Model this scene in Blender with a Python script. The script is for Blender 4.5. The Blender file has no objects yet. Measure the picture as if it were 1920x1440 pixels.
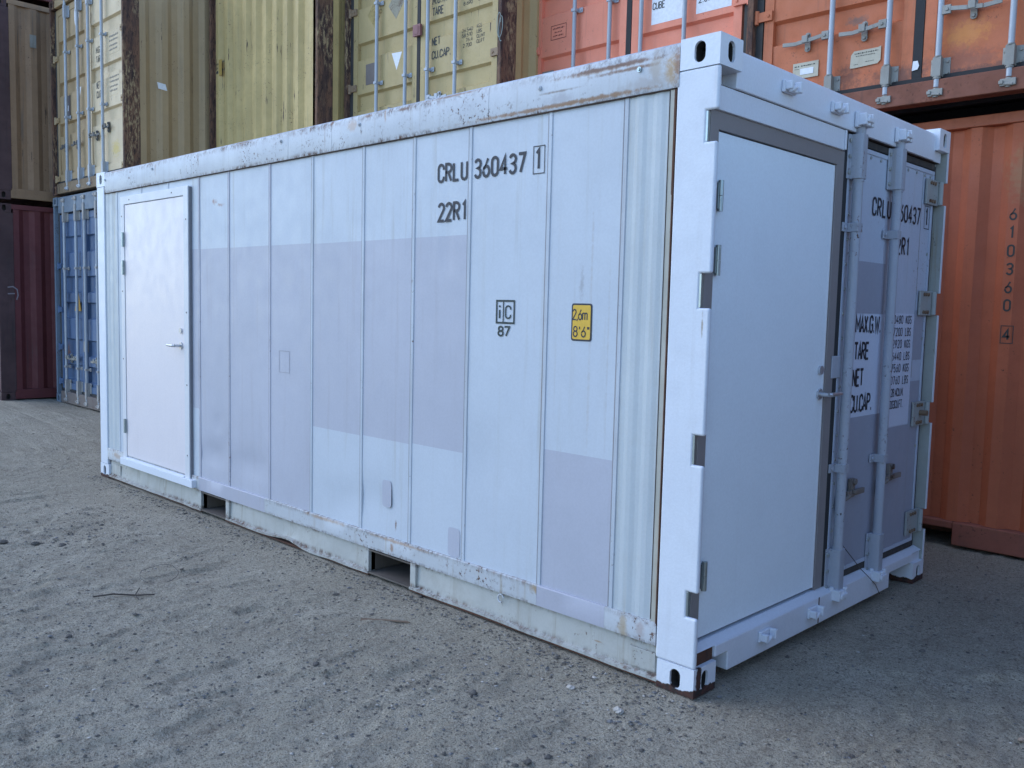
import bpy, bmesh, math, random
import numpy as np
from mathutils import Vector, Matrix
random.seed(7); rng = np.random.RandomState(5)
SC = bpy.context.scene
COL = SC.collection
# ------------------------------------------------------------------ camera
cd = bpy.data.cameras.new('camera'); cam = bpy.data.objects.new('camera', cd); COL.objects.link(cam)
cd.sensor_fit = 'HORIZONTAL'; cd.sensor_width = 36.0; cd.lens = 1672.74 * 36 / 1920
cd.clip_start = 0.05; cd.clip_end = 900
cr = (0.7115103, 0.70227182, 0.02381975); cdn = (0.07648692, -0.04370684, -0.99611217); cf = (-0.69850043, 0.71056597, -0.08481247)
cam.matrix_world = Matrix(((cr[0], -cdn[0], -cf[0], 1.8756), (cr[1], -cdn[1], -cf[1], -2.97924), (cr[2], -cdn[2], -cf[2], 1.53884), (0, 0, 0, 1)))
SC.camera = cam
# ------------------------------------------------------------------ sky, sun, exposure
SUN_EL, SUN_ROT = math.radians(40), math.radians(240)
w = bpy.data.worlds.new('World'); SC.world = w; w.use_nodes = True
nt = w.node_tree; sky = nt.nodes.new('ShaderNodeTexSky'); sky.sky_type = 'NISHITA'; sky.sun_disc = False
sky.sun_elevation = SUN_EL; sky.sun_rotation = SUN_ROT; sky.air_density = 1.0; sky.dust_density = 0.35; sky.ozone_density = 4.0
nt.nodes['Background'].inputs['Strength'].default_value = 0.15
nt.links.new(sky.outputs[0], nt.nodes['Background'].inputs['Color'])
sd = bpy.data.lights.new('sun', 'SUN'); sd.energy = 0.38; sd.angle = math.radians(50); sd.color = (1, .97, .93)
sun = bpy.data.objects.new('sun', sd); COL.objects.link(sun)
sv = Vector((math.sin(SUN_ROT) * math.cos(SUN_EL), math.cos(SUN_ROT) * math.cos(SUN_EL), math.sin(SUN_EL)))
sun.rotation_euler = sv.to_track_quat('Z', 'Y').to_euler(); sun.location = (-14, -9, 14)
SC.view_settings.view_transform = 'Standard'; SC.view_settings.look = 'None'
SC.view_settings.exposure = 1.28; SC.view_settings.gamma = 1; SC.view_settings.use_curve_mapping = False
SC.render.engine = 'CYCLES'
# ------------------------------------------------------------------ node helpers
class NT:
    def __init__(s, name):
        s.m = bpy.data.materials.new(name); s.m.use_nodes = True; s.t = s.m.node_tree
        s.b = s.t.nodes['Principled BSDF']; s.pos = s.n('ShaderNodeNewGeometry').outputs['Position']
    def n(s, k, **kw):
        x = s.t.nodes.new(k)
        for a, v in kw.items(): setattr(x, a, v)
        return x
    def put(s, sock, v):
        if hasattr(v, 'is_linked') or hasattr(v, 'links'): s.t.links.new(v, sock)
        else:
            if isinstance(v, (tuple, list)) and len(v) == 3 and len(sock.default_value) == 4: v = (*v, 1)
            sock.default_value = v
    def math(s, op, a, b=0.0, c=None, clamp=False):
        x = s.n('ShaderNodeMath', operation=op, use_clamp=clamp); s.put(x.inputs[0], a); s.put(x.inputs[1], b)
        if c is not None: s.put(x.inputs[2], c)
        return x.outputs[0]
    def vm(s, op, a, b):
        x = s.n('ShaderNodeVectorMath', operation=op); s.put(x.inputs[0], a); s.put(x.inputs[1], b)
        return x.outputs['Value'] if op in ('LENGTH', 'DISTANCE', 'DOT_PRODUCT') else x.outputs[0]
    def noise(s, scale, detail=4, rough=.55, vec=None, stretch=None, off=0):
        v = vec or s.pos
        if stretch: v = s.vm('MULTIPLY', v, stretch)
        if off: v = s.vm('ADD', v, (off, off * 1.7, off * .6))
        x = s.n('ShaderNodeTexNoise'); x.inputs['Scale'].default_value = scale; x.inputs['Detail'].default_value = detail
        x.inputs['Roughness'].default_value = rough; s.t.links.new(v, x.inputs['Vector']); return x.outputs['Fac']
    def step(s, v, lo, hi, a=0.0, b=1.0):
        x = s.n('ShaderNodeMapRange', interpolation_type='SMOOTHSTEP'); s.put(x.inputs[0], v)
        for i, q in enumerate((lo, hi, a, b)): s.put(x.inputs[i + 1], q)
        return x.outputs[0]
    def mix(s, f, a, b, mode='MIX'):
        x = s.n('ShaderNodeMix', data_type='RGBA', blend_type=mode); s.put(x.inputs[0], f); s.put(x.inputs[6], a); s.put(x.inputs[7], b)
        return x.outputs[2]
    def xyz(s):
        x = s.n('ShaderNodeSeparateXYZ'); s.t.links.new(s.pos, x.inputs[0]); return x.outputs
    def blob(s, c, r, edge=.5, nz=None, amt=.6):
        v = s.vm('SUBTRACT', s.pos, c); v = s.vm('MULTIPLY', v, (1 / r[0], 1 / r[1], 1 / r[2])); l = s.vm('LENGTH', v, (0, 0, 0))
        if nz is not None: l = s.math('ADD', l, s.math('MULTIPLY', s.math('SUBTRACT', nz, .5), amt * 3))
        return s.step(l, 1.0, 1.0 - edge)
    def bump(s, h, strength, dist=.01):
        x = s.n('ShaderNodeBump'); x.inputs['Strength'].default_value = strength; x.inputs['Distance'].default_value = dist
        s.put(x.inputs['Height'], h); s.t.links.new(x.outputs[0], s.b.inputs['Normal'])
RUST = (.13, .045, .018); RUSTD = (.045, .022, .016)
def paint(name, col, rough=.5, var=.10, dirt=.25, dirtcol=(.22, .17, .12), rust=0.0, chips=0.0, streak=.25, zr=None, spots=(), fade=None, metal=0, bump=.15, rustcol=RUST, scr=0.0):
    """worn paint: tone variation, vertical dirt streaks, rust patches and chips; zr = [(z, width, amount)] rust lines; spots = [(centre, radii, colour, amount)]"""
    k = NT(name)
    big = k.noise(1.7, 5, .6); med = k.noise(9, 5, .6, off=3); fine = k.noise(90, 3, .6, off=8)
    c = k.mix(k.step(big, .3, .72), tuple(q * (1 - var) for q in col), tuple(min(1, q * (1 + var)) for q in col))
    if fade: c = k.mix(k.step(k.noise(2.3, 4, .6, off=21), .45, .7), c, fade)
    st = k.noise(26, 5, .62, stretch=(1, 1, .045), off=5)
    st2 = k.noise(5, 4, .6, stretch=(1, 1, .1), off=15)
    dm = k.math('MULTIPLY', k.step(st, .5, .8), k.step(st2, .35, .7))
    c = k.mix(k.math('MULTIPLY', dm, streak * 2.2, clamp=True), c, dirtcol)
    c = k.mix(k.math('MULTIPLY', k.step(k.math('ADD', k.math('MULTIPLY', med, .6), k.math('MULTIPLY', big, .4)), .45, .8), dirt, clamp=True), c, dirtcol)
    c = k.mix(k.step(fine, .25, .75, 0, .06), c, (0.02, .02, .02))
    if scr > 0:
        s1 = k.step(k.noise(30, 4, .65, stretch=(1, 1, .07), off=51), .655 - .04 * scr, .70 - .04 * scr); s2 = k.step(k.noise(3.5, 4, .65, off=61), .47, .6)
        c = k.mix(k.math('MULTIPLY', s1, s2), c, (.055, .03, .02))
    rm = k.math('MULTIPLY', k.step(k.noise(46, 6, .7, off=11), .62 - .22 * chips, .68 - .18 * chips), k.step(k.noise(4, 3, .6, off=2), .52 - .2 * chips, .66)) if chips > 0 else 0.0
    if rust > 0:
        r2 = k.step(k.noise(14, 8, .72, stretch=(1, 1, .35), off=31), .66 - .4 * rust, .74 - .36 * rust)
        rm = k.math('MAXIMUM', rm, r2)
    if zr:
        z = k.xyz()[2]; nz = k.noise(30, 7, .8, stretch=(1, 1, .5), off=9); nl = k.noise(1.6, 3, .6, stretch=(1, 1, .2), off=19)
        for zz, wd, am in zr:
            d = k.math('ABSOLUTE', k.math('SUBTRACT', z, zz)); p = k.step(d, wd, 0)
            p = k.math('MULTIPLY', p, k.math('MULTIPLY', k.step(nz, .42, .62), k.step(nl, .38, .6, .25, 1)))
            rm = k.math('MAXIMUM', rm, k.math('MULTIPLY', p, am))
    rc = k.mix(k.step(k.noise(30, 4, .6, off=6), .35, .65), rustcol, RUSTD)
    if not isinstance(rm, float): c = k.mix(k.math('MULTIPLY', rm, 1.0, clamp=True), c, rc)
    if spots:
        nz = k.noise(28, 6, .7, off=41)
        for cc, rr, co, am in spots:
            c = k.mix(k.math('MULTIPLY', k.blob(cc, rr, .8, nz, .7), am), c, co)
    k.put(k.b.inputs['Base Color'], c)
    k.put(k.b.inputs['Roughness'], k.step(med, .3, .7, rough - .06, rough + .1)); k.b.inputs['Metallic'].default_value = metal
    h = k.math('ADD', k.math('MULTIPLY', fine, .35), k.math('MULTIPLY', k.noise(3, 3, .5, off=14), 2.5))
    if not isinstance(rm, float): h = k.math('SUBTRACT', h, k.math('MULTIPLY', rm, .8))
    k.bump(h, bump, .004)
    return k.m
def plain(name, col, rough=.6, metal=0.0, var=.06):
    k = NT(name); n_ = k.noise(35, 4, .6)
    k.put(k.b.inputs['Base Color'], k.mix(k.step(n_, .3, .7), tuple(q * (1 - var) for q in col), tuple(min(1, q * (1 + var)) for q in col)))
    k.b.inputs['Roughness'].default_value = rough; k.b.inputs['Metallic'].default_value = metal; return k.m
# ------------------------------------------------------------------ mesh helpers
def lerp(a, b, t): return a + (b - a) * t
class MB:
    def __init__(s): s.v = []; s.f = []; s.m = []
    def poly(s, pts, m=0):
        i = len(s.v); s.v += [tuple(p) for p in pts]; s.f.append(tuple(range(i, i + len(pts)))); s.m.append(m); return s
    def box(s, x0, x1, y0, y1, z0, z1, m=0):
        i = len(s.v); s.v += [(x, y, z) for z in (z0, z1) for y in (y0, y1) for x in (x0, x1)]
        for f in ((0, 2, 3, 1), (4, 5, 7, 6), (0, 1, 5, 4), (1, 3, 7, 5), (3, 2, 6, 7), (2, 0, 4, 6)): s.f.append(tuple(i + q for q in f)); s.m.append(m)
        return s
    def prism(s, p2, ax, a, b, m=0):
        def P(p, t): return (t, p[0], p[1]) if ax == 0 else (p[0], t, p[1]) if ax == 1 else (p[0], p[1], t)
        n = len(p2); i = len(s.v); s.v += [P(p, a) for p in p2] + [P(p, b) for p in p2]
        s.f.append(tuple(i + q for q in range(n))[::-1]); s.f.append(tuple(i + n + q for q in range(n))); s.m += [m, m]
        for q in range(n): s.f.append((i + q, i + (q + 1) % n, i + n + (q + 1) % n, i + n + q)); s.m.append(m)
        return s
    def cyl(s, p0, p1, r, n=14, m=0, r1=None, cap=True):
        p0 = Vector(p0); p1 = Vector(p1); r1 = r if r1 is None else r1; d = (p1 - p0).normalized()
        a = d.orthogonal().normalized(); b = d.cross(a); i = len(s.v)
        for P, R in ((p0, r), (p1, r1)):
            for q in range(n): t = 2 * math.pi * q / n; s.v.append(tuple(P + (a * math.cos(t) + b * math.sin(t)) * R))
        for q in range(n): s.f.append((i + q, i + (q + 1) % n, i + n + (q + 1) % n, i + n + q)); s.m.append(m)
        if cap: s.f.append(tuple(i + q for q in range(n))[::-1]); s.f.append(tuple(i + n + q for q in range(n))); s.m += [m, m]
        return s
    def tube(s, pts, r, n=8, m=0):
        for a, b in zip(pts[:-1], pts[1:]): s.cyl(a, b, r, n, m)
        return s
    def strip(s, A, B, m=0):
        i = len(s.v); n = len(A); s.v += [tuple(p) for p in A] + [tuple(p) for p in B]
        for q in range(n - 1): s.f.append((i + q, i + q + 1, i + n + q + 1, i + n + q)); s.m.append(m)
        return s
    def build(s, name, mats, parent=None, bevel=0, seg=2, smooth=False, label=None, weld=False):
        me = bpy.data.meshes.new(name); me.from_pydata(s.v, [], s.f)
        mats = mats if isinstance(mats, (list, tuple)) else [mats]
        for q in mats: me.materials.append(q)
        me.polygons.foreach_set('material_index', s.m)
        bm = bmesh.new(); bm.from_mesh(me)
        if weld: bmesh.ops.remove_doubles(bm, verts=bm.verts, dist=1e-5)
        bmesh.ops.recalc_face_normals(bm, faces=bm.faces); bm.to_mesh(me); bm.free()
        o = bpy.data.objects.new(name, me); COL.objects.link(o)
        if parent: o.parent = parent
        if bevel:
            b = o.modifiers.new('bevel', 'BEVEL'); b.width = bevel; b.segments = seg; b.limit_method = 'ANGLE'; b.angle_limit = math.radians(40)
            b.harden_normals = True
        if smooth or bevel: me.polygons.foreach_set('use_smooth', [True] * len(me.polygons))
        if smooth and not bevel:
            me.polygons.foreach_set('use_smooth', [True] * len(me.polygons))
            try: me.set_sharp_from_angle(angle=math.radians(38))
            except Exception: pass
        if label: o['label'] = label
        return o
def empty(name, label, cat, loc=(0, 0, 0), group=None):
    o = bpy.data.objects.new(name, None); COL.objects.link(o); o.location = loc; o.empty_display_size = .2
    o['label'] = label; o['category'] = cat
    if group: o['group'] = group
    return o
def attach(objs, root):   # root stands at its own base; parts were modelled in world space
    root_inv = Matrix.Translation(root.location).inverted()
    for o in objs: o.parent = root; o.matrix_parent_inverse = root_inv
def comps(mb):
    par = list(range(len(mb.v)))
    def fd(a):
        while par[a] != a: par[a] = par[par[a]]; a = par[a]
        return a
    for f in mb.f:
        for q in f[1:]: par[fd(q)] = fd(f[0])
    out = {}
    for f, m in zip(mb.f, mb.m): out.setdefault(fd(f[0]), []).append((f, m))
    res = []
    for L_ in out.values():
        n = MB(); mp = {}
        for f, m in L_:
            for q in f:
                if q not in mp: mp[q] = len(n.v); n.v.append(mb.v[q])
            n.f.append(tuple(mp[q] for q in f)); n.m.append(m)
        res.append(n)
    return res
# ------------------------------------------------------------------ stroke lettering (condensed painted capitals)
def arc(cx, cy, rx, ry, a0, a1, n=9):
    return [(cx + rx * math.cos(math.radians(lerp(a0, a1, i / (n - 1)))), cy + ry * math.sin(math.radians(lerp(a0, a1, i / (n - 1))))) for i in range(n)]
def glyph(c):
    W = .46; r = W / 2; q = .24
    O = arc(r, 1 - r, r, r, 0, 180) + arc(r, r, r, r, 180, 360)
    G = {'0': [O + [O[0]]], 'O': [O + [O[0]]],
     'C': [[(W, .70)] + arc(r, 1 - r, r, r, 0, 180) + arc(r, r, r, r, 180, 360) + [(W, .30)]],
     'G': [[(W, .72)] + arc(r, 1 - r, r, r, 0, 180) + arc(r, r, r, r, 180, 360) + [(W, .46), (.25, .46)]],
     'U': [[(0, 1)] + arc(r, r, r, r, 180, 360) + [(W, 1)]], 'J': [[(0, .3)] + arc(r, r, r, r, 180, 360) + [(W, 1)]],
     'R': [[(0, 0), (0, 1), (W - q, 1)] + arc(W - q, 1 - q, q, q, 90, -90) + [(0, 1 - 2 * q)], [(.2, 1 - 2 * q), (W, 0)]],
     'P': [[(0, 0), (0, 1), (W - q, 1)] + arc(W - q, 1 - q, q, q, 90, -90) + [(0, 1 - 2 * q)]],
     'B': [[(0, 0), (0, 1), (W - q, 1)] + arc(W - q, 1 - q, q, q, 90, -90) + [(0, 1 - 2 * q)], [(W - .26, .52)] + arc(W - .26, .26, .26, .26, 90, -90) + [(0, 0)]],
     'D': [[(0, 0), (0, 1)] + arc(W - .25, 1 - .25, .25, .25, 90, 0) + arc(W - .25, .25, .25, .25, 0, -90) + [(0, 0)]],
     'L': [[(0, 1), (0, 0), (W * .9, 0)]], 'T': [[(-.02, 1), (W + .02, 1)], [(r, 1), (r, 0)]],
     'E': [[(W * .95, 1), (0, 1), (0, 0), (W * .95, 0)], [(0, .52), (W * .8, .52)]], 'F': [[(W * .95, 1), (0, 1), (0, 0)], [(0, .5), (W * .8, .5)]],
     'N': [[(0, 0), (0, 1)], [(.02, 1), (W - .02, 0)], [(W, 0), (W, 1)]], 'M': [[(0, 0), (0, 1), (.3, .3), (.6, 1), (.6, 0)]], 'H': [[(0, 0), (0, 1)], [(W, 0), (W, 1)], [(0, .5), (W, .5)]],
     'A': [[(0, 0), (W / 2, 1), (W, 0)], [(.09, .3), (W - .09, .3)]], 'K': [[(0, 0), (0, 1)], [(W, 1), (0, .42)], [(.15, .58), (W, 0)]],
     'W': [[(0, 1), (.16, 0), (.32, .8), (.48, 0), (.64, 1)]], 'X': [[(0, 0), (W, 1)], [(0, 1), (W, 0)]], 'V': [[(0, 1), (r, 0), (W, 1)]], 'I': [[(r, 0), (r, 1)]],
     'S': [arc(r, .75, r, .25, 20, 270) + arc(r, .25, r, .25, 90, -160)],
     '1': [[(.1, .82), (.26, 1), (.26, 0)]], '7': [[(0, 1), (W, 1), (.14, 0)]], '4': [[(.34, 0), (.34, 1), (0, .3), (W + .04, .3)]],
     '2': [arc(r, .76, r, .24, 170, -30) + [(0, 0), (W, 0)]],
     '3': [arc(r, .76, r, .24, 160, -90) + arc(r, .26, r, .26, 90, -160)],
     '6': [[(W * .8, 1)] + arc(r, .29, r, .29, 165, -180, 20)], '9': [[(W * .2, 0)] + arc(r, .71, r, .29, -15, 345, 20)],
     '8': [arc(r, .76, r * .88, .24, -90, 270, 16), arc(r, .27, r, .27, 90, 450, 16)], '5': [[(W * .92, 1), (.04, 1), (0, .52)] + arc(r, .31, r, .31, 130, -150, 12)],
     '.': [[(.02, .05), (.13, .05)]], ',': [[(.10, .1), (.02, -.12)]], "'": [[(.05, 1), (.05, .74)]], '"': [[(.04, 1), (.04, .74)], [(.18, 1), (.18, .74)]],
     'i': [[(.12, 0), (.12, .66)], [(.12, .84), (.12, .99)]], 'c': [arc(.22, .34, .22, .34, 45, 315, 14)],
     'm': [[(0, 0), (0, .68)], [(0, .5)] + arc(.17, .5, .15, .17, 160, 0, 6) + [(.32, 0)], [(.32, .5)] + arc(.49, .5, .15, .17, 160, 0, 6) + [(.64, 0)]]}
    wd = {'M': .6, 'W': .64, '.': .14, ',': .12, "'": .08, '"': .22, 'i': .2, 'm': .66, '1': .34, 'L': .42, 'c': .4, 'I': .46}.get(c, W)
    return G.get(c, []), wd
def ribbon(mb, pts, hw, P, m=0, lift=0.0):
    q_ = [pts[0]]
    for t_ in pts[1:]:
        if math.dist(t_, q_[-1]) > 1e-5: q_.append(t_)
    pts = q_
    if len(pts) < 2: return
    closed = math.dist(pts[0], pts[-1]) < 1e-5
    pp = pts[:-1] if closed else pts; n = len(pp); L = []; R = []
    for i in range(n):
        a = Vector(pp[i - 1]) if (closed or i > 0) else None; b = Vector(pp[i]); c = Vector(pp[(i + 1) % n]) if (closed or i < n - 1) else None
        d1 = (b - a).normalized() if a is not None and (b - a).length > 1e-9 else None; d2 = (c - b).normalized() if c is not None and (c - b).length > 1e-9 else None
        if d1 is None: d1 = d2
        if d2 is None: d2 = d1
        n1 = Vector((-d1.y, d1.x)); n2 = Vector((-d2.y, d2.x)); mm = (n1 + n2)
        mm = mm.normalized() if mm.length > 1e-6 else n1
        k = hw / max(.42, mm.dot(n1)); L.append(b + mm * k); R.append(b - mm * k)
    if closed: L.append(L[0]); R.append(R[0])
    mb.strip([P(*q, lift) for q in L], [P(*q, lift) for q in R], m)
def text(mb, s, org, right, up, h, pitch=None, wf=1.0, st=.13, gap=.16, m=0, adv=None):
    """org = lower-left corner; right/up unit vectors; h letter height; wf width factor"""
    org = Vector(org); right = Vector(right); up = Vector(up); nrm = right.cross(up); x = 0.0; j = 0
    for ch in s:
        if ch == ' ': x += (pitch if pitch else .30 * h * wf); continue
        g, wd = glyph(ch)
        for stroke in g:
            j += 1
            def P(a, b, l, x=x): return org + right * (x + a * h * wf) + up * (b * h) + nrm * l
            pts = [(a, b * (1 - st) + st / 2) for a, b in stroke]
            # constant stroke width: work in metric space
            pts = [(x + a * h * wf, b * h) for a, b in pts]
            ribbon(mb, pts, st * h / 2, lambda a, b, l: org + right * a + up * b + nrm * l, m, .00012 * (j % 5))
        x += pitch if pitch else (wd + gap) * h * wf
    return x
def tframe(mb, org, right, up, w_, h_, t, m=0, lift=0.0):
    org = Vector(org); right = Vector(right); up = Vector(up); nr = right.cross(up)
    ribbon(mb, [(0, 0), (w_, 0), (w_, h_), (0, h_), (0, 0)], t / 2, lambda a, b, l: org + right * a + up * b + nr * l, m, lift)
# ------------------------------------------------------------------ materials
white_new = paint('fresh_white_paint', (.71, .74, .80), .45, var=.02, dirt=.03, streak=.04, bump=.35)
white_post = paint('fresh_white_paint_on_post', (.70, .73, .79), .5, var=.03, dirt=.12, streak=.08, bump=.5,
                   spots=[((-.03, 0, 1.49), (.006, .02, .06), (.35, .28, .22), .9)])
RX = 0.0
side_white = paint('aged_white_paint', (.535, .575, .63), .5, var=.035, dirt=.05, dirtcol=(.40, .39, .36), streak=.36, bump=.2, chips=0,
    spots=[((-3.99, 0, 2.22), (.05, .03, .028), (.30, .12, .07), .9), ((-3.90, 0, 2.195), (.06, .03, .018), (.28, .12, .07), .9),
           ((-1.935, 0, .34), (.012, .03, .05), (.16, .06, .02), .95), ((-.655, 0, 1.65), (.02, .03, .13), (.30, .29, .30), .6), ((-.665, 0, 1.5), (.022, .03, .09), (.28, .27, .28), .65),
           ((-.60, 0, 1.75), (.010, .03, .35), (.42, .38, .36), .5), ((-.60, 0, 1.2), (.012, .03, .5), (.45, .42, .40), .4), ((-.5, 0, 1.3), (.008, .03, .7), (.40, .38, .36), .4),
           ((-1.545, 0, 1.985), (.022, .03, .035), (.50, .46, .42), .9), ((-.43, 0, 1.9), (.03, .03, .6), (.47, .46, .40), .6), ((-.42, 0, 1.2), (.03, .03, .9), (.50, .47, .40), .6)])
side_lav = paint('repainted_lavender_grey', (.455, .462, .525), .5, var=.04, dirt=.10, dirtcol=(.36, .33, .36), streak=.28, bump=.2, chips=0)
side_mute = paint('grey_green_old_paint', (.50, .54, .56), .5, var=.05, dirt=.22, dirtcol=(.40, .35, .27), streak=.45, chips=0, bump=.2)
rail_white = paint('rail_white_paint', (.55, .575, .61), .5, var=.06, dirt=.25, dirtcol=(.40, .38, .36), streak=.6, chips=.3, bump=.3,
    zr=[(2.565, .035, 1.0), (2.416, .026, 1.0)], rust=.06,
    spots=[((-.42, 0, 2.52), (.22, .03, .012), (.20, .10, .05), .9), ((-.80, 0, 2.49), (.16, .03, .008), (.20, .14, .10), .75), ((-.29, 0, 2.50), (.05, .04, .10), (.40, .34, .28), .7),
           ((-.19, 0, 2.50), (.03, .04, .08), (.26, .12, .05), .9), ((-.55, 0, 2.54), (.3, .03, .012), (.30, .20, .13), .75), ((-1.0, 0, 2.43), (.5, .03, .012), (.30, .16, .08), .8),
           ((-2.20, 0, 2.565), (.05, .04, .012), (.20, .10, .06), .85), ((-2.35, 0, 2.53), (.06, .04, .04), (.45, .30, .20), .6), ((-2.55, 0, 2.57), (.02, .03, .022), (.2, .09, .06), .9), ((-3.2, 0, 2.58), (.05, .03, .006), (.2, .1, .06), .7),
           ((-.22, 0, 2.49), (.035, .05, .09), (.42, .27, .13), .9), ((-.35, 0, 2.45), (.16, .05, .035), (.42, .40, .40), .7), ((-.5, 0, 2.545), (.35, .05, .012), (.16, .08, .05), .95), ((-.62, 0, 2.43), (.45, .05, .014), (.30, .17, .09), .9), ((-.8, 0, 2.46), (.10, .05, .03), (.36, .35, .38), .6), ((-1.5, 0, 2.575), (.25, .05, .010), (.22, .11, .06), .8), ((-1.9, 0, 2.56), (.10, .05, .012), (.18, .09, .05), .9), ((-2.05, 0, 2.55), (.012, .05, .05), (.40, .24, .14), .7), ((-2.62, 0, 2.50), (.004, .05, .09), (.2, .1, .06), .9), ((-3.6, 0, 2.575), (.10, .05, .008), (.2, .1, .06), .85), ((-4.2, 0, 2.52), (.008, .05, .05), (.2, .12, .1), .8), ((-4.6, 0, 2.58), (.12, .05, .006), (.2, .1, .07), .8), ((-5.6, 0, 2.575), (.16, .05, .010), (.30, .18, .13), .7), ((-5.9, 0, 2.5), (.012, .03, .06), (.25, .12, .08), .7), ((-4.9, 0, 2.52), (.01, .03, .05), (.25, .12, .08), .7)])
sill_white = paint('sill_white_paint', (.50, .52, .54), .55, var=.06, dirt=.35, dirtcol=(.38, .34, .28), streak=.9, chips=.3, bump=.3, rust=.05, zr=[(.258, .03, .9), (.168, .018, .8)],
    spots=[((-.36, 0, .20), (.035, .04, .07), (.38, .30, .20), .8), ((-.27, 0, .21), (.03, .04, .05), (.36, .30, .28), .7), ((-.86, 0, .24), (.05, .03, .03), (.36, .24, .12), .8), ((-5.7, 0, .22), (.12, .04, .03), (.33, .22, .15), .7),
           ((-1.9, 0, .25), (.4, .04, .012), (.38, .26, .18), .75), ((-2.6, 0, .25), (.3, .04, .015), (.40, .28, .20), .7), ((-1.95, 0, .21), (.02, .04, .03), (.28, .15, .08), .8)])
sill_lav = paint('sill_lavender_paint', (.43, .43, .49), .55, var=.04, dirt=.12, streak=.3, bump=.3, dirtcol=(.36, .32, .3))
beam_cream = paint('beam_cream_paint', (.46, .46, .43), .6, var=.10, dirt=.6, dirtcol=(.30, .26, .20), streak=.8, chips=.14, bump=.4, rust=.05, zr=[(.035, .026, 1.0), (.158, .022, .8)],
    spots=[((-.5, .02, .09), (.03, .05, .006), (.3, .17, .08), .7)])
caulk = paint('yellowed_corner_strip', (.47, .45, .39), .6, var=.12, dirt=.5, dirtcol=(.34, .25, .13), streak=.6, rust=.12, bump=.4)
rustm = paint('rusty_steel', (.10, .04, .022), .85, var=.3, dirt=.4, dirtcol=(.03, .02, .018), streak=.5, bump=.8)
seam_dark = paint('dark_rusty_seam', (.07, .045, .035), .9, var=.3, dirt=.3, bump=.5)
cast_white = None
def cast_mat():
    k = NT('corner_casting_paint'); z = k.xyz()[2]; n_ = k.noise(24, 6, .7, off=4); n2 = k.noise(11, 4, .6, stretch=(1, 1, .3), off=7)
    e = k.math('ADD', k.math('MULTIPLY', k.math('SUBTRACT', n_, .5), .035), k.math('MULTIPLY', k.math('SUBTRACT', n2, .5), .05))
    m_ = k.step(k.math('ADD', z, e), .030, .026)
    spots = k.blob((0.0, .035, .075), (.02, .022, .07), .3, n_, .5)
    m_ = k.math('MAXIMUM', m_, spots)
    rc = k.mix(k.step(k.noise(30, 5, .6), .35, .65), (.085, .032, .022), (.03, .02, .018))
    k.put(k.b.inputs['Base Color'], k.mix(m_, (.71, .74, .80), rc)); k.put(k.b.inputs['Roughness'], k.mix(m_, (.45,) * 3, (.85,) * 3))
    k.bump(k.math('ADD', k.noise(60, 3), k.math('MULTIPLY', m_, -1.5)), .5, .004); return k.m
cast_white = cast_mat()
hole_dark = plain('dark_cavity', (.03, .026, .024), .9)
door_white = paint('new_door_white', (.83, .91, .96), .42, var=.025, dirt=.05, streak=.06, dirtcol=(.5, .5, .5), bump=.08)
door_bright = paint('side_door_white', (.76, .70, .71), .4, var=.01, dirt=.02, streak=.03, bump=.015)
frame_white = paint('side_door_frame_white', (.68, .68, .70), .45, var=.02, dirt=.04, streak=.06, bump=.06)
frame_grey = paint('grey_steel_frame', (.25, .225, .22), .5, var=.04, dirt=.06, streak=.08, bump=.08)
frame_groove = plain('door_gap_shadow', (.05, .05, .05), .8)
zinc = plain('zinc_plated_steel', (.38, .44, .45), .33, .85)
chrome = plain('brushed_steel', (.55, .56, .58), .34, .7)
rubber = plain('black_rubber', (.022, .022, .024), .75)
oldrubber = paint('aged_rubber', (.05, .047, .045), .8, var=.3, dirt=.3, streak=.4)
leaf_white = paint('container_door_white', (.50, .56, .66), .5, var=.04, dirt=.14, dirtcol=(.38, .36, .35), streak=.35, chips=.10, bump=.25)
leaf_lav = paint('container_door_grey_patch', (.34, .36, .43), .5, var=.03, dirt=.14, dirtcol=(.32, .29, .30), streak=.3, bump=.25)
leaf_bright = paint('container_door_stencil_patch', (.60, .66, .78), .5, var=.02, dirt=.05, streak=.08, bump=.25)
rod_paint = paint('painted_locking_rod', (.38, .41, .47), .5, var=.05, dirt=.3, dirtcol=(.34, .31, .28), streak=.5, chips=.22, bump=.3)
hinge_paint = paint('grimy_hinge_plate', (.36, .38, .37), .6, var=.08, dirt=.45, dirtcol=(.26, .20, .12), streak=.6, chips=.25, rust=.08, bump=.4)
ink = plain('black_lettering', (.022, .024, .035), .6)
ink_old = plain('faded_black_lettering', (.05, .05, .045), .65)
ink_white = plain('white_lettering', (.62, .64, .66), .6)
sticker_y = plain('yellow_sticker', (.70, .42, .035), .5)
sticker_w = plain('white_sticker', (.75, .76, .78), .5)
cream_label = paint('weathered_cream_label', (.55, .50, .38), .6, var=.08, dirt=.4, dirtcol=(.25, .2, .14), streak=.3)
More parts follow.
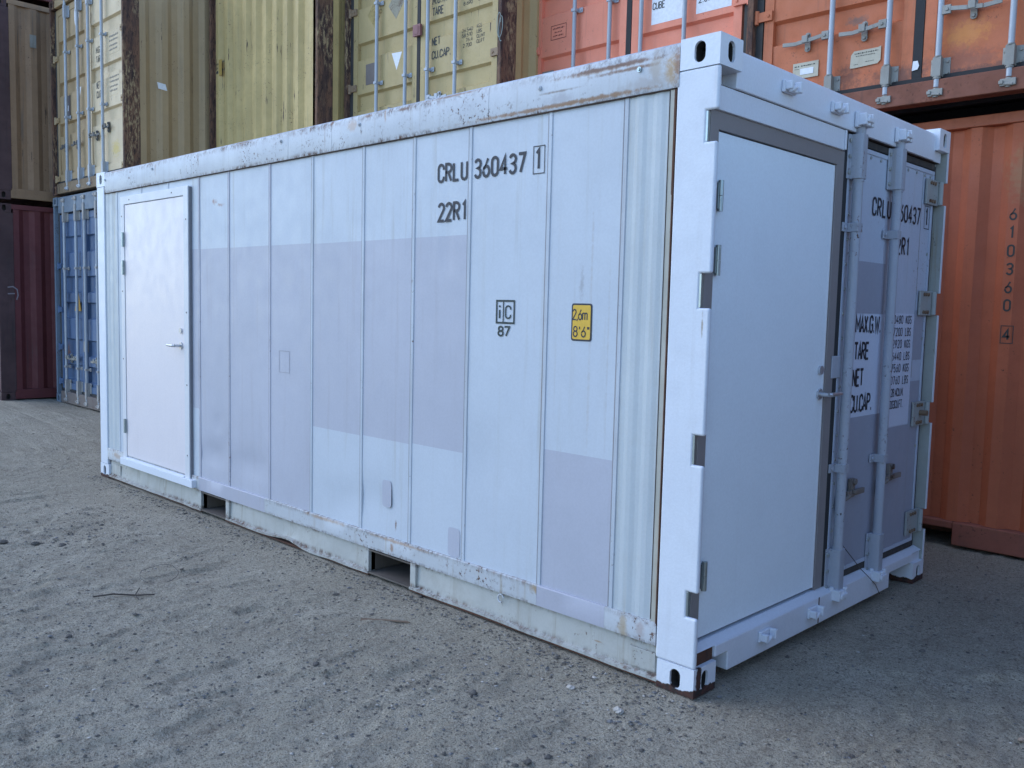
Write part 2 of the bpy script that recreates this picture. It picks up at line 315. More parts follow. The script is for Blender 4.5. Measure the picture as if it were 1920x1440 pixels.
# ================================================================== GROUND
def vnoise(X, Y, sx, sy, seed, octv=4, rough=.5):
    out = np.zeros_like(X); amp = 1.0; tot = 0
    for o in range(octv):
        r = np.random.RandomState(seed + o); N = 256; G = r.rand(N, N)
        u = X / sx * 2 ** o + 37.3 * o + 1000; v = Y / sy * 2 ** o + 91.7 * o + 1000
        iu = np.floor(u).astype(int); iv = np.floor(v).astype(int); fu = u - iu; fv = v - iv; fu = fu * fu * (3 - 2 * fu); fv = fv * fv * (3 - 2 * fv)
        g = lambda a, b: G[a % N, b % N]
        out += amp * ((g(iu, iv) * (1 - fu) + g(iu + 1, iv) * fu) * (1 - fv) + (g(iu, iv + 1) * (1 - fu) + g(iu + 1, iv + 1) * fu) * fv); tot += amp; amp *= rough
    return out / tot
def gh(X, Y):
    X = np.asarray(X, float); Y = np.asarray(Y, float)
    h = (vnoise(X, Y, 2.2, 3.5, 11, 3) - .5) * .05
    h += (vnoise(X, Y, .34, 1.1, 31, 4, .55) - .5) * .026                      # ruts run away from the camera along y
    t = np.clip((vnoise(X + .25 * (vnoise(X, Y, .9, .9, 77, 2) - .5), Y, .45, .9, 55, 4, .6) - .50) / .03, 0, 1); h += .013 * t * t * (3 - 2 * t)
    t = np.clip((vnoise(X + .3 * (vnoise(X, Y, .5, .5, 377, 3) - .5), Y, .33, .75, 355, 5, .6) - .55) / .02, 0, 1); h += .007 * t * t * (3 - 2 * t)
    h -= .010 * np.clip(1 - np.abs(vnoise(X + .2 * (vnoise(X, Y, .3, .3, 477, 3) - .5), Y, .5, 1.3, 455, 4, .6) - .5) / .012, 0, 1) * np.clip((vnoise(X, Y, .8, .8, 499, 2) - .45) * 8, 0, 1)   # crusty ledges
    h += (vnoise(X, Y, .12, .17, 61, 4, .65) - .5) * .020
    q = np.clip((vnoise(X + .06 * (vnoise(X, Y, .2, .2, 177, 2) - .5), Y, .16, .34, 155, 4, .62) - .53) / .035, 0, 1); h += .006 * q * q * (3 - 2 * q)
    q = np.clip((vnoise(X, Y, .05, .07, 255, 3, .6) - .60) / .05, 0, 1); h += .006 * q
    # flatter beside and under the containers
    dx = np.maximum(np.maximum(-6.2 - X, X - .1), 0); dy = np.maximum(np.maximum(-.05 - Y, Y - 2.6), 0); d = np.hypot(dx, dy)
    k = np.clip(d / .7, 0, 1); k = .22 + .78 * k * k * (3 - 2 * k)
    s = np.clip((-6.5 - X) / 4, 0, 1)
    return h * k - .006 + .075 * s * s * (3 - 2 * s)
def axis(a, b, st, far, g=1.16):
    c = list(np.arange(a, b, st)); s = st; x = a
    lo = []
    while x > -far: s *= g; x -= s; lo.append(x)
    hi = []; s = st; x = c[-1]
    while x < far: s *= g; x += s; hi.append(x)
    return np.array(lo[::-1] + c + hi)
gx = axis(-6.6, 1.9, .0155, 320, 1.12); gy = axis(-2.3, 1.2, .0155, 320, 1.10)
GX, GY = np.meshgrid(gx, gy, indexing='ij'); GZ = gh(GX, GY)
nx, ny = GX.shape; co = np.stack([GX, GY, GZ], -1).reshape(-1, 3)
idx = np.arange(nx * ny).reshape(nx, ny); fc = np.stack([idx[:-1, :-1], idx[1:, :-1], idx[1:, 1:], idx[:-1, 1:]], -1).reshape(-1, 4)
me = bpy.data.meshes.new('ground'); me.vertices.add(len(co)); me.vertices.foreach_set('co', co.ravel())
me.loops.add(fc.size); me.loops.foreach_set('vertex_index', fc.ravel()); me.polygons.add(len(fc))
me.polygons.foreach_set('loop_start', np.arange(len(fc)) * 4); me.polygons.foreach_set('loop_total', np.full(len(fc), 4)); me.update(); me.validate()
me.polygons.foreach_set('use_smooth', [True] * len(fc))
k = NT('packed_dirt')
n1 = k.noise(.9, 5, .6); n2 = k.noise(3.2, 6, .65, stretch=(1.6, .6, 1), off=3); n3 = k.noise(22, 6, .7, off=5); n4 = k.noise(120, 4, .7, off=9)
c = k.mix(k.step(n1, .32, .68), (.46, .40, .305), (.55, .485, .375))
c = k.mix(k.step(k.noise(2.6, 6, .65, stretch=(1.3, .8, 1), off=3), .48, .70, 0, .5), c, (.66, .585, .46))
c = k.mix(k.step(n3, .50, .72, 0, .5), c, (.38, .31, .235))
c = k.mix(k.step(k.noise(5, 5, .7, stretch=(1.8, .7, 1), off=23), .52, .68, 0, .4), c, (.33, .27, .205))
c = k.mix(k.step(k.noise(11, 6, .75, stretch=(1.8, .8, 1), off=43), .56, .64, 0, .5), c, (.27, .22, .165))
c = k.mix(k.step(k.noise(60, 5, .75, off=29), .53, .64, 0, .8), c, (.19, .16, .125))
c = k.mix(k.step(n4, .52, .64, 0, .65), c, (.17, .14, .11))
c = k.mix(k.step(k.noise(140, 4, .75, off=83), .57, .64, 0, .8), c, (.10, .085, .07))
c = k.mix(k.step(k.noise(75, 4, .7, off=19), .58, .66, 0, .7), c, (.72, .65, .54))
pz = k.xyz()[2]
k.put(k.b.inputs['Base Color'], c); k.b.inputs['Roughness'].default_value = .95; k.b.inputs['Specular IOR Level'].default_value = .2
hb = k.math('ADD', k.math('MULTIPLY', n3, 1.6), k.math('ADD', k.math('MULTIPLY', n4, .7), k.math('MULTIPLY', k.noise(300, 2, .6, off=2), .3)))
k.bump(hb, 1.0, .022); dirt_mat = k.m
me.materials.append(dirt_mat)
g = bpy.data.objects.new('ground', me); COL.objects.link(g); g['kind'] = 'structure'
# ---- gravel lying on the dirt
def stone_mesh(mb, x, y, z, r, m, rs):
    T = [(0, 0, 1)] + [(math.cos(a) * .95, math.sin(a) * .95, .15) for a in np.linspace(0, 2 * math.pi, 6)[:-1]] + [(0, 0, -.6)]
    i = len(mb.v); ax = rs.uniform(.7, 1.5); rot = rs.uniform(0, 6.28); fl = rs.uniform(.35, .75)
    for t in T:
        j = 1 + rs.uniform(-.28, .28); px, py = t[0] * ax * j, t[1] * j
        mb.v.append((x + r * (px * math.cos(rot) - py * math.sin(rot)), y + r * (px * math.sin(rot) + py * math.cos(rot)), z + r * t[2] * fl * j))
    for q in range(5): mb.f += [(i, i + 1 + q, i + 1 + (q + 1) % 5), (i + 6, i + 1 + (q + 1) % 5, i + 1 + q)]; mb.m += [m, m]
stone_a = plain('grey_stone', (.16, .155, .15), .9, var=.3); stone_b = plain('dark_stone', (.115, .10, .085), .9, var=.3); stone_c = plain('pale_stone', (.42, .38, .33), .9, var=.2)
mb = MB(); rs = np.random.RandomState(3); cnt = 0
cl = [(rs.uniform(-6, 1.6), rs.uniform(-2.4, 1.2), rs.uniform(.15, .6)) for _ in range(38)] + [(-.15, -.35, .35), (-.6, -.45, .4), (-.35, -.25, .3)]
xs = []; 
while len(xs) < 14000:
    if rs.rand() < .12:
        x = rs.uniform(-6.1, .1); y = -.03 - abs(rs.normal(0, .07))
    elif rs.rand() < .45:
        c0 = cl[rs.randint(len(cl))]; x = rs.normal(c0[0], c0[2]); y = rs.normal(c0[1], c0[2])
    else: x = rs.uniform(-9, 2.2); y = rs.uniform(-2.6, 3.2)
    if -6.05 < x < .0 and 0 < y < 2.44: continue
    if x < -9 or x > 2.4: continue
    xs.append((x, y))
xa = np.array(xs); za = gh(xa[:, 0], xa[:, 1])
for (x, y), z in zip(xs, za):
    r = .0024 + .0065 * rs.rand() ** 2.6 + (.006 if rs.rand() < .025 else 0)
    stone_mesh(mb, x, y, z + r * .15, r, rs.choice([0, 0, 1, 1, 1, 2], p=[.2, .15, .25, .2, .12, .08]), rs)
o = mb.build('gravel', [stone_a, stone_b, stone_c]); o['kind'] = 'stuff'; o['label'] = 'small stones and grit scattered over the grey dirt yard'; o['category'] = 'gravel'
def rock(x, y, r, mat, label, seed, name='stone', cat='stone', flat=1.0):
    rs = np.random.RandomState(seed); bm = bmesh.new(); bmesh.ops.create_icosphere(bm, subdivisions=3, radius=1)
    for v in bm.verts:
        d = 1 + .35 * (vnoise(np.array([v.co.x * 1.3 + 5]), np.array([v.co.y * 1.3 + v.co.z * 2]), 1, 1, seed, 2)[0] - .5) * 2
        d *= 1 + .22 * (vnoise(np.array([v.co.x * 4 + 9]), np.array([v.co.y * 4 + v.co.z * 5]), 1, 1, seed + 50, 3)[0] - .5) * 2
        v.co = Vector((v.co.x * 1.25, v.co.y * .9, v.co.z * .55 * flat)) * d * r
    me = bpy.data.meshes.new(name); bm.to_mesh(me); bm.free(); me.materials.append(mat)
    o = bpy.data.objects.new(name, me); COL.objects.link(o); o.location = (x, y, float(gh(x, y)) + r * .25 * flat); o.rotation_euler = (0, 0, rs.uniform(0, 6)); o['label'] = label; o['category'] = cat; return o
rock(-2.255, -1.579, .014, stone_b, 'dark pebble alone on the pale dirt at left, below the broken twig', 1)
rock(-.14, -.30, .020, stone_c, 'pale broken stone lying nearest the front corner of the white container', 2)
rock(-.42, -.26, .016, stone_c, 'pale chip on the dirt left of the stone nearest the container corner', 3)
rock(-3.9, -1.05, .022, stone_b, 'dark lump at the right of the row of three clods at left', 4, 'clod', 'clod')
rock(-4.05, -1.16, .020, stone_b, 'middle dark lump of the row of three clods at left', 5, 'clod', 'clod')
rock(-4.18, -1.30, .024, stone_b, 'dark lump at the left of the row of three clods at left', 6, 'clod', 'clod')
rock(-1.28, -.92, .014, stone_b, 'dark lump on the pale dirt in front of the second fork pocket', 8, 'clod', 'clod')
rock(-.62, -.62, .016, stone_b, 'small dark clod in the foreground below the middle of the container', 9, 'clod', 'clod')
rock(-.10, -.85, .014, stone_b, 'dark clod at the bottom middle of the picture', 10, 'clod', 'clod')
rock(1.02, .62, .016, plain('tan_stone', (.32, .24, .18), .9), 'tan pebble in the shaded ground right of the container corner', 11)
# twig, wire loop, splinter
bark = plain('dark_twig', (.07, .055, .045), .9); wirem = plain('thin_dark_wire', (.09, .085, .08), .6, .4)
mb = MB(); base = [(-2.72, -1.30), (-2.67, -1.22), (-2.62, -1.13), (-2.55, -1.06)]
pts = [(x, y, float(gh(x, y)) + .008 + .006 * (i % 2)) for i, (x, y) in enumerate(base)]; mb.tube(pts, .004, 6); mb.tube([pts[2], (-2.66, -1.09, pts[2][2] + .02)], .0028, 5); mb.tube([pts[2], (-2.53, -1.15, pts[2][2] + .006)], .003, 5)
o = mb.build('twig', bark, smooth=True); o['label'] = 'thin dark broken twig lying on the dirt at left'; o['category'] = 'twig'
mb = MB(); pts = []
for i in range(17):
    t = i / 16 * 5.2; x = -2.86 + .10 * math.cos(t) + .01 * i / 16; y = -.90 + .10 * math.sin(t); pts.append((x, y, float(gh(x, y)) + .008 + .03 * abs(math.sin(t * .6))))
mb.tube(pts, .0014, 6); o = mb.build('wire_loop', wirem, smooth=True); o['label'] = 'bent loop of thin wire lying on the dirt just right of the twig'; o['category'] = 'wire'
mb = MB(); a = (-1.62, -.44); b = (-1.42, -.30)
for q in (-.006, .006, .014): mb.tube([(a[0] + q, a[1] - q, float(gh(*a)) + .006), ((a[0] + b[0]) / 2, (a[1] + b[1]) / 2 + q * .4, float(gh(*a)) + .010), (b[0] - q, b[1], float(gh(*b)) + .006)], .0035, 5)
o = mb.build('wood_splinter', plain('weathered_wood', (.22, .15, .10), .9)); o['label'] = 'brown wood splinter on the dirt in front of the second fork pocket'; o['category'] = 'wood'
# ================================================================== corner casting
def casting(mb, x0, x1, y0, y1, z0, z1, holes, mh=1, sol=False):
    """box whose listed faces ('-y','+x') carry a real oval opening with depth"""
    for face in ('-x', '+x', '-y', '+y', '-z', '+z'):
        if face[1] == 'z':
            z = z0 if face[0] == '-' else z1; mb.poly([(x0, y0, z), (x1, y0, z), (x1, y1, z), (x0, y1, z)]); continue
        if face[1] == 'y':
            v = y0 if face[0] == '-' else y1; P = lambda a, b, d, v=v, s=(1 if face[0] == '-' else -1): (a, v + s * d, b); a0, a1 = x0, x1
        else:
            v = x0 if face[0] == '-' else x1; P = lambda a, b, d, v=v, s=(1 if face[0] == '-' else -1): (v + s * d, a, b); a0, a1 = y0, y1
        if face not in holes: mb.poly([P(a0, z0, 0), P(a1, z0, 0), P(a1, z1, 0), P(a0, z1, 0)]); continue
        ca = (a0 + a1) / 2; cz = (z0 + z1) / 2; rx = .0255 * (1 if face[1] == 'y' else 1); hz = .040
        N = 24; oval = []; outer = []
        for i in range(N):
            t = 2 * math.pi * i / N; cx_, sz = math.cos(t), math.sin(t)
            oval.append((ca + rx * cx_, cz + (hz - rx) * (1 if sz > 1e-6 else -1 if sz < -1e-6 else 0) + rx * sz))
            k = 1 / max(abs(cx_), abs(sz)); outer.append((ca + (a1 - a0) / 2 * cx_ * k, cz + (z1 - z0) / 2 * sz * k))
        mb.strip([P(a, b, 0) for a, b in outer + outer[:1]], [P(a, b, 0) for a, b in oval + oval[:1]])
        mb.strip([P(a, b, 0) for a, b in oval + oval[:1]], [P(a, b, .012) for a, b in oval + oval[:1]])
        # tunnel widening behind the plate
        mb.strip([P(a, b, .012) for a, b in oval + oval[:1]], [P(a, b, .06) for a, b in oval + oval[:1]], mh); mb.poly([P(a, b, .06) for a, b in oval], mh)
# ================================================================== THE WHITE CONTAINER
W0 = empty('shipping_container', 'long white container in front with grey patches, two new white doors and CRLU 360437 1', 'container', (-3.03, 1.22, 0))
parts = []
def P_(mb, name, mats, **kw):
    o = mb.build(name, mats, **kw); parts.append(o); return o
def PS(mb, name, mats, **kw):
    for c_ in comps(mb): P_(c_, name, mats, **kw)
def subs(parent, mb, name, mats, **kw):
    for c_ in comps(mb): sub(parent, c_, name, mats, **kw)
def sub(parent, mb, name, mats, **kw):
    o = mb.build(name, mats, **kw); o.parent = parent; return o
L, Wd, H = 6.058, 2.438, 2.591
# castings
for cx in (0, 1):
    for cyy in (0, 1):
        for cz in (0, 1):
            x1, x0 = (0.0, -.178) if cx == 0 else (-L + .178, -L)
            y0, y1 = (0.0, .162) if cyy == 0 else (Wd - .162, Wd)
            z0, z1 = (0.0, .118) if cz == 0 else (H - .118, H)
            mb = MB(); hs = ['-y' if cyy == 0 else '+y', '+x' if cx == 0 else '-x']
            casting(mb, x0, x1, y0, y1, z0, z1, hs); P_(mb, 'corner_casting', [cast_white, hole_dark], bevel=.007, seg=3)
# near posts at the door end (J section, notched lip)
notches = [(.335, .43), (.945, 1.065), (1.565, 1.69), (2.19, 2.305)]
def post_outline(z0, z1, xl, xr, cut):
    pts = [(xl, z0), (xr, z0)]
    for a, b in notches: pts += [(xr, a), (cut, a), (cut, b), (xr, b)]
    pts += [(xr, z1), (xl, z1)]; return pts
near_n = [(.325, .428), (.94, 1.058), (1.556, 1.69), (2.19, 2.308)]
notches = near_n
mb = MB(); mb.prism(post_outline(.119, 2.472, -.190, -.001, -.052), 1, .001, .024); P_(mb, 'corner_post', white_post, bevel=.010, seg=3)
notches = [(.30, .42), (.93, 1.05), (1.555, 1.68), (2.18, 2.305)]
chan = paint('channel_pale_green', (.36, .38, .36), .6, dirt=.4, dirtcol=(.28, .22, .14), streak=.6, rust=.12)
mb = MB(); mb.prism(post_outline(.119, 2.472, -.190, -.005, -.030), 1, Wd - .020, Wd - .001); P_(mb, 'corner_post', [chan], bevel=.002)
for a_, b_ in zip([.119] + [q[1] for q in notches], [q[0] for q in notches] + [2.472]):
    mb = MB(); mb.box(-.0049, -.0005, Wd - .021, Wd - .0005, a_ + .001, b_ - .001); P_(mb, 'post_lip', white_post, bevel=.001)
mb = MB(); mb.box(-.190, -.078, .024, .07, .119, 2.472); mb.box(-.085, -.066, .024, .034, .22, 2.30); P_(mb, 'post_core', frame_grey, bevel=.003)
mb = MB(); mb.box(-.190, -.062, Wd - .048, Wd - .022, .119, 2.472); P_(mb, 'post_channel', chan, bevel=.003)
# zinc strips seen inside the notches
for a, b in near_n:
    mb = MB(); mb.box(-.058, -.045, .006, .022, a + .002, b - .002); P_(mb, 'notch_strip', zinc, bevel=.001)
mb = MB(); mb.box(-L, -L + .15, 0.002, .03, .119, 2.472); mb.box(-L, -L + .03, .03, .10, .119, 2.472)
P_(mb, 'corner_post', white_new, bevel=.006)
mb = MB(); mb.box(-L, -L + .15, Wd - .1, Wd - .002, .119, 2.472); P_(mb, 'corner_post', white_new, bevel=.006)
# caulked strip next to the near post, with a rust line
mb = MB(); mb.box(-.2215, -.1905, .006, .03, .262, 2.412); P_(mb, 'corner_strip', caulk)
mb = MB(); mb.box(-.1995, -.1905, .002, .02, 2.0, 2.472); mb.box(-.1960, -.1905, .001, .02, .25, 2.0); P_(mb, 'rust_edge', [rustm])
mb = MB(); mb.box(-.2245, -.2218, .004, .02, .27, 2.405); P_(mb, 'strip_joint', [seam_dark])
# ---- side panels between ribs
ribs = [-.438, -.860, -1.383, -1.8125, -2.256, -2.768, -3.254, -3.788, -4.218]
YP = .014
def side_panel(xa, xb, zones, nx_=10, base=side_white, dents=()):
    """xa < xb ; zones = [(z0, z1, matindex)] bottom to top"""
    mats = [side_white, side_lav, side_mute]; mb = MB(); zs = []
    for z0, z1, m in zones:
        n = max(2, int((z1 - z0) / .06)); zs.append(([lerp(z0, z1, i / n) for i in range(n + 1)], m))
    X = [lerp(xa, xb, i / nx_) for i in range(nx_ + 1)]
    def yy(x, z):
        y = YP + (float(vnoise(np.array([x]), np.array([z]), .55, .8, 201, 2)[0]) - .5) * .002
        for cx_, cz_, rx, rz, d in dents:
            q = ((x - cx_) / rx) ** 2 + ((z - cz_) / rz) ** 2
            if q < 1: y += d * (1 - q) ** 2
        return y
    for Z, m in zs:
        for a, b in zip(Z[:-1], Z[1:]): mb.strip([(x, yy(x, a), a) for x in X], [(x, yy(x, b), b) for x in X], m)
    bmsh = mb
    o = P_(bmsh, 'side_panel', mats, smooth=True, weld=True)
    return o
ZB, ZT = .262, 2.412
side_panel(-.438, -.2245, [(ZB, ZT, 2)], 4)
side_panel(-.860, -.438, [(ZB, .900, 1), (.900, ZT, 0)])
side_panel(-1.383, -.860, [(ZB, ZT, 0)], dents=[(-1.2, .8, .25, .25, .006)])
side_panel(-1.8125, -1.383, [(ZB, .808, 1 - 1), (.808, 1.893, 1), (1.893, ZT, 0)], dents=[(-1.55, 1.85, .05, .2, .008)])
side_panel(-2.256, -1.8125, [(ZB, .800, 0), (.800, 1.893, 1), (1.893, ZT, 0)], dents=[(-2.1, .45, .3, .16, .010)])
side_panel(-2.768, -2.256, [(ZB, .795, 0), (.795, 1.893, 1), (1.893, ZT, 0)], dents=[(-2.4, .4, .3, .13, .012)])
side_panel(-3.254, -2.768, [(ZB, 1.898, 1), (1.898, ZT, 0)])
side_panel(-3.788, -3.254, [(ZB, 1.900, 1), (1.900, ZT, 0)], dents=[(-3.5, .45, .35, .13, .014)])
side_panel(-4.218, -3.788, [(ZB, 1.903, 1), (1.903, ZT, 0)], dents=[(-3.95, .68, .09, .07, .012), (-4.0, .45, .3, .10, .016), (-3.85, .55, .1, .07, .008)])
side_panel(-4.712, -4.218, [(ZB, .76, 0), (.76, 1.906, 1), (1.906, ZT, 0)])
side_panel(-5.185, -4.712, [(ZB, ZT, 0)], 4); side_panel(-5.66, -5.185, [(ZB, ZT, 0)], 4)
side_panel(-L + .15, -5.66, [(ZB, ZT, 2)], 4)
# repaint patches (small rectangles)
def patch(x0, x1, z0, z1, mat, name='repaint_patch', y=YP - .0022, t=.0006):
    mb = MB(); r = .02; pts = arc(x1 - r, z1 - r, r, r, 90, 0, 4) + arc(x1 - r, z0 + r, r, r, 0, -90, 4) + arc(x0 + r, z0 + r, r, r, -90, -180, 4) + arc(x0 + r, z1 - r, r, r, 180, 90, 4)
    mb.prism(pts, 1, y, y + t); return P_(mb, name, mat)
patch(-2.055, -1.975, .425, .575, side_lav); patch(-1.500, -1.410, .265, .415, side_lav)
mb = MB(); tframe(mb, (-3.14, .0118, 1.10), (1, 0, 0), (0, 0, 1), .12, .135, .004); P_(mb, 'square_patch_outline', paint('patch_edge', (.36, .35, .40), .6))
# ribs
rib_l = [paint('rib_paint', (.50, .54, .59), .5, dirt=.25, streak=.4, dirtcol=(.38, .36, .36), chips=.1), paint('rib_paint_lavender', (.42, .42, .48), .5, dirt=.3, streak=.4, dirtcol=(.30, .27, .28), chips=.14)]
for i, x in enumerate(ribs + [-4.712, -5.185, -5.66]):
    w_ = .013; lav = x < -2.8 and x > -4.3
    segs = [(ZB, ZT)] if x > -4.5 else ([(2.36, ZT)] if x > -5.5 else [(ZB, ZT)])
    for a, b in segs:
        mb = MB(); mb.prism([(x - w_, YP + .003), (x - w_ * .7, YP - .0045), (x + w_ * .7, YP - .0045), (x + w_, YP + .003)], 2, a, b)
        P_(mb, 'rib', rib_l[1 if lav else 0])
        mb = MB(); mb.box(x - w_ - .004, x - w_ + .0005, YP - .0016, YP + .004, a, b); P_(mb, 'rib_joint', paint('rib_joint_grime', (.30, .29, .31), .7, var=.2, streak=.5) if i == 0 else bpy.data.materials['rib_joint_grime'])  # dark strip left of the rib: its shadow put in as colour
for x in (-.275, -.365, -5.773, -5.86):
    mb = MB(); mb.prism([(x - .040, YP + .001), (x - .012, YP - .0035), (x + .012, YP - .0035), (x + .040, YP + .001)], 2, ZB, ZT); P_(mb, 'corrugation', side_mute)
# ---- top rail
def rail_profile(): return [(.03, 2.413), (.0, 2.413), (-.002, 2.418), (-.002, 2.560), (.004, 2.578), (.02, 2.588), (.06, 2.590), (.06, 2.413)]
cuts = [-L + .1785, -4.3, -3.02, -2.55, -1.25, -.1785]
for a, b in zip(cuts[:-1], cuts[1:]):
    mb = MB(); pr = rail_profile(); n = max(2, int((b - a) / .12))
    mb2 = MB(); prev = None
    for i in range(n + 1):
        x = lerp(a + .001, b - .001, i / n); d = (float(vnoise(np.array([x]), np.array([0.]), .35, 1, 91, 3)[0]) - .5) * .006
        row = [(x, y + (d if z > 2.5 else d * .3), z + (d * .35 if z > 2.57 else 0)) for y, z in pr]
        if prev: mb2.strip(prev + prev[:1], row + row[:1])
        prev = row
    mb2.poly(prev); P_(mb2, 'top_rail', rail_white, smooth=True, weld=True)
mb = MB(); mb.box(-L + .16, -.19, .002, .02, 2.4085, 2.4128); P_(mb, 'rail_seam', seam_dark)
for x, z in ((-.37, 2.51), (-.92, 2.52), (-2.28, 2.53), (-5.86, 2.52), (-4.95, 2.53), (-3.1, 2.53)):
    mb = MB(); mb.cyl((x, .002, z), (x, -.008, z), .011, 14); mb.cyl((x, -.008, z), (x, -.013, z), .006, 10); P_(mb, 'bolt', zinc if x > -.5 else rail_white, smooth=True)
mb = MB(); mb.box(-L + .05, -.05, .06, Wd - .06, 2.545, 2.572); P_(mb, 'roof', side_white)
# ---- bottom: sill strip (white and lavender lengths), lip, recessed beam with fork pockets
sl = [(-L + .15, -4.22, sill_white), (-4.22, -3.30, sill_lav), (-3.30, -2.95, sill_white), (-2.95, -2.02, sill_white), (-2.02, -.862, sill_white), (-.862, -.462, sill_lav), (-.462, -.1905, sill_white)]
for a, b, m in sl:
    mb = MB(); mb2 = MB(); n = max(2, int((b - a) / .10)); prev = None
    for i in range(n + 1):
        x = lerp(a + .0004, b - .0004, i / n); d = (float(vnoise(np.array([x]), np.array([4.]), .22, 1, 93, 3)[0]) - .5) * .008
        d *= .5; row = [(x, .001 + d, .166), (x, .000 + d, .257), (x, .004, .262), (x, .03, .263), (x, .03, .166), (x, .006, .1645)]
        if prev: mb2.strip(prev + prev[:1], row + row[:1])
        prev = row
    mb2.poly(prev); P_(mb2, 'sill_strip', m, smooth=True, weld=True)
def gdent(x): return .022 * math.exp(-((x + 3.02) / .16) ** 2) - .010 * math.exp(-((x + 2.75) / .18) ** 2)
for a, b in ((-L + .178, -4.196), (-3.831, -2.166), (-1.793, -.1785)):
    mb2 = MB(); n = max(4, int((b - a) / .08)); prev = None
    for i in range(n + 1):
        x = lerp(a, b, i / n); d = gdent(x); e = (float(vnoise(np.array([x]), np.array([9.]), .18, 1, 95, 3)[0]) - .5) * .008
        row = [(x, -.002 + e, .018 + d + e * .6), (x, -.002 + e, .030 + d + e), (x, .016, .036 + d), (x, .020 + d * .6, .095), (x, .024, .164), (x, .05, .164), (x, .05, .02 + d)]
        if prev: mb2.strip(prev + prev[:1], row + row[:1])
        prev = row
    mb2.poly(prev); P_(mb2, 'bottom_beam', beam_cream, smooth=True, weld=True)
    mb = MB(); mb.box(a, b, .003, .05, .008, .018); P_(mb, 'beam_flange_edge', rustm)
for a, b in ((-4.196, -3.831), (-2.166, -1.793)):
    mb = MB(); mb.box(a - .045, a - .0005, .004, .021, .034, .163); mb.box(b + .0005, b + .045, .004, .021, .034, .163); PS(mb, 'pocket_frame', beam_cream, bevel=.002)
    mb = MB(); mb.box(a, b, .002, Wd - .01, .020, .028); mb.box(a, b, .006, Wd - .01, .150, .158); mb.box(a - .004, a, .024, Wd - .02, .03, .15); mb.box(b, b + .004, .024, Wd - .02, .03, .15)
    PS(mb, 'fork_pocket', paint('pocket_dark_steel', (.12, .10, .085), .8, var=.3, dirt=.4) if a < -4 else bpy.data.materials['pocket_dark_steel'])
mb = MB(); mb.box(-.33, -.195, .010, .0195, .045, .128); mb.box(-5.82, -5.66, .010, .0195, .05, .135); PS(mb, 'welded_plate', beam_cream, bevel=.002)
mb = MB()
for i in range(9): t0 = math.pi * (.1 + 1.5 * i / 9); t1 = math.pi * (.1 + 1.5 * (i + 1) / 9); mb.cyl((-1.10 + .02 * math.cos(t0), .006, .138 + .02 * math.sin(t0)), (-1.10 + .02 * math.cos(t1), .006, .138 + .02 * math.sin(t1)), .004, 8)
P_(mb, 'lashing_ring', rail_white, smooth=True)
mb = MB(); mb.box(-L + .2, -.2, .055, Wd - .055, .165, .19); P_(mb, 'floor', plain('old_plywood', (.2, .15, .1), .8))
mb = MB(); mb.box(-L + .2, -.2, Wd - .03, Wd - .01, .02, 2.58); P_(mb, 'far_side_wall', side_white)
mb = MB(); mb.box(-L + .01, -L + .03, .16, Wd - .16, .02, 2.58); P_(mb, 'rear_wall', side_white)
# ---- side door
fr = []
FX0, FX1, FZ0, FZ1 = -5.535, -4.340, .190, 2.358; LX0, LX1, LZ0, LZ1 = -5.462, -4.418, .255, 2.288
mb = MB(); prof = -.013
mb.prism([(FX0, FZ0), (LX0 - .004, FZ0), (LX0 - .004, LZ1 + .004), (LX1 + .004, LZ1 + .004), (LX1 + .004, FZ0), (FX1, FZ0), (FX1, FZ1), (FX0, FZ1)], 1, prof, .013)
P_(mb, 'door_frame', frame_white, bevel=.003)
mb = MB(); mb.box(FX1 + .0002, FX1 + .009, -.006, .013, FZ0, FZ1 - .01); P_(mb, 'frame_sealant', plain('grey_sealant', (.20, .20, .22), .7))
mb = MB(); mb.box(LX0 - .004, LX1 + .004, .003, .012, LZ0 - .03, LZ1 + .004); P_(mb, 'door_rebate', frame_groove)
sdoor = MB().box(LX0 + .001, LX1 - .001, -.008, .002, LZ0, LZ1).build('door', door_bright, bevel=.002, label='new white flush door in the left end of the long side'); parts.append(sdoor)
mb = MB(); mb.box(FX0 - .012, -4.262, -.036, .012, .176, .232); mb.prism([(-.030, .2325), (-.002, .2325), (-.002, .2445), (-.006, .2445)], 0, LX0, LX1); P_(mb, 'threshold', white_new, bevel=.003)
for z in (2.015, 1.79, .50):
    mb = MB(); mb.cyl((LX0 - .012, -.022, z - .058), (LX0 - .012, -.022, z - .001), .0095, 12); mb.cyl((LX0 - .012, -.022, z + .001), (LX0 - .012, -.022, z + .058), .0095, 12); mb.box(LX0 - .012, LX0 + .004, -.0175, -.0135, z - .05, z + .05)
    sub(sdoor, mb, 'hinge', zinc, smooth=True)
def lever(ax, o3, dirv, out):
    """rose, neck, lever; o3 centre on surface, dirv lever direction, out = outward normal"""
    o3 = Vector(o3); dv = Vector(dirv); n = Vector(out); mb = MB(); mb.cyl(o3, o3 + n * .009, .026, 20); mb.cyl(o3 + n * .009, o3 + n * .05, .010, 14, r1=.009)
    p = [o3 + n * .05, o3 + n * .058 + dv * .012, o3 + n * .058 + dv * .07, o3 + n * .054 + dv * .125]; rr = [.010, .0105, .0095, .0085]
    for i in range(3): mb.cyl(p[i], p[i + 1], rr[i], 14, r1=rr[i + 1])
    return mb
sub(sdoor, lever(1, (-4.468, -.0082, 1.205), (-1, 0, 0), (0, -1, 0)), 'handle', chrome, smooth=True)
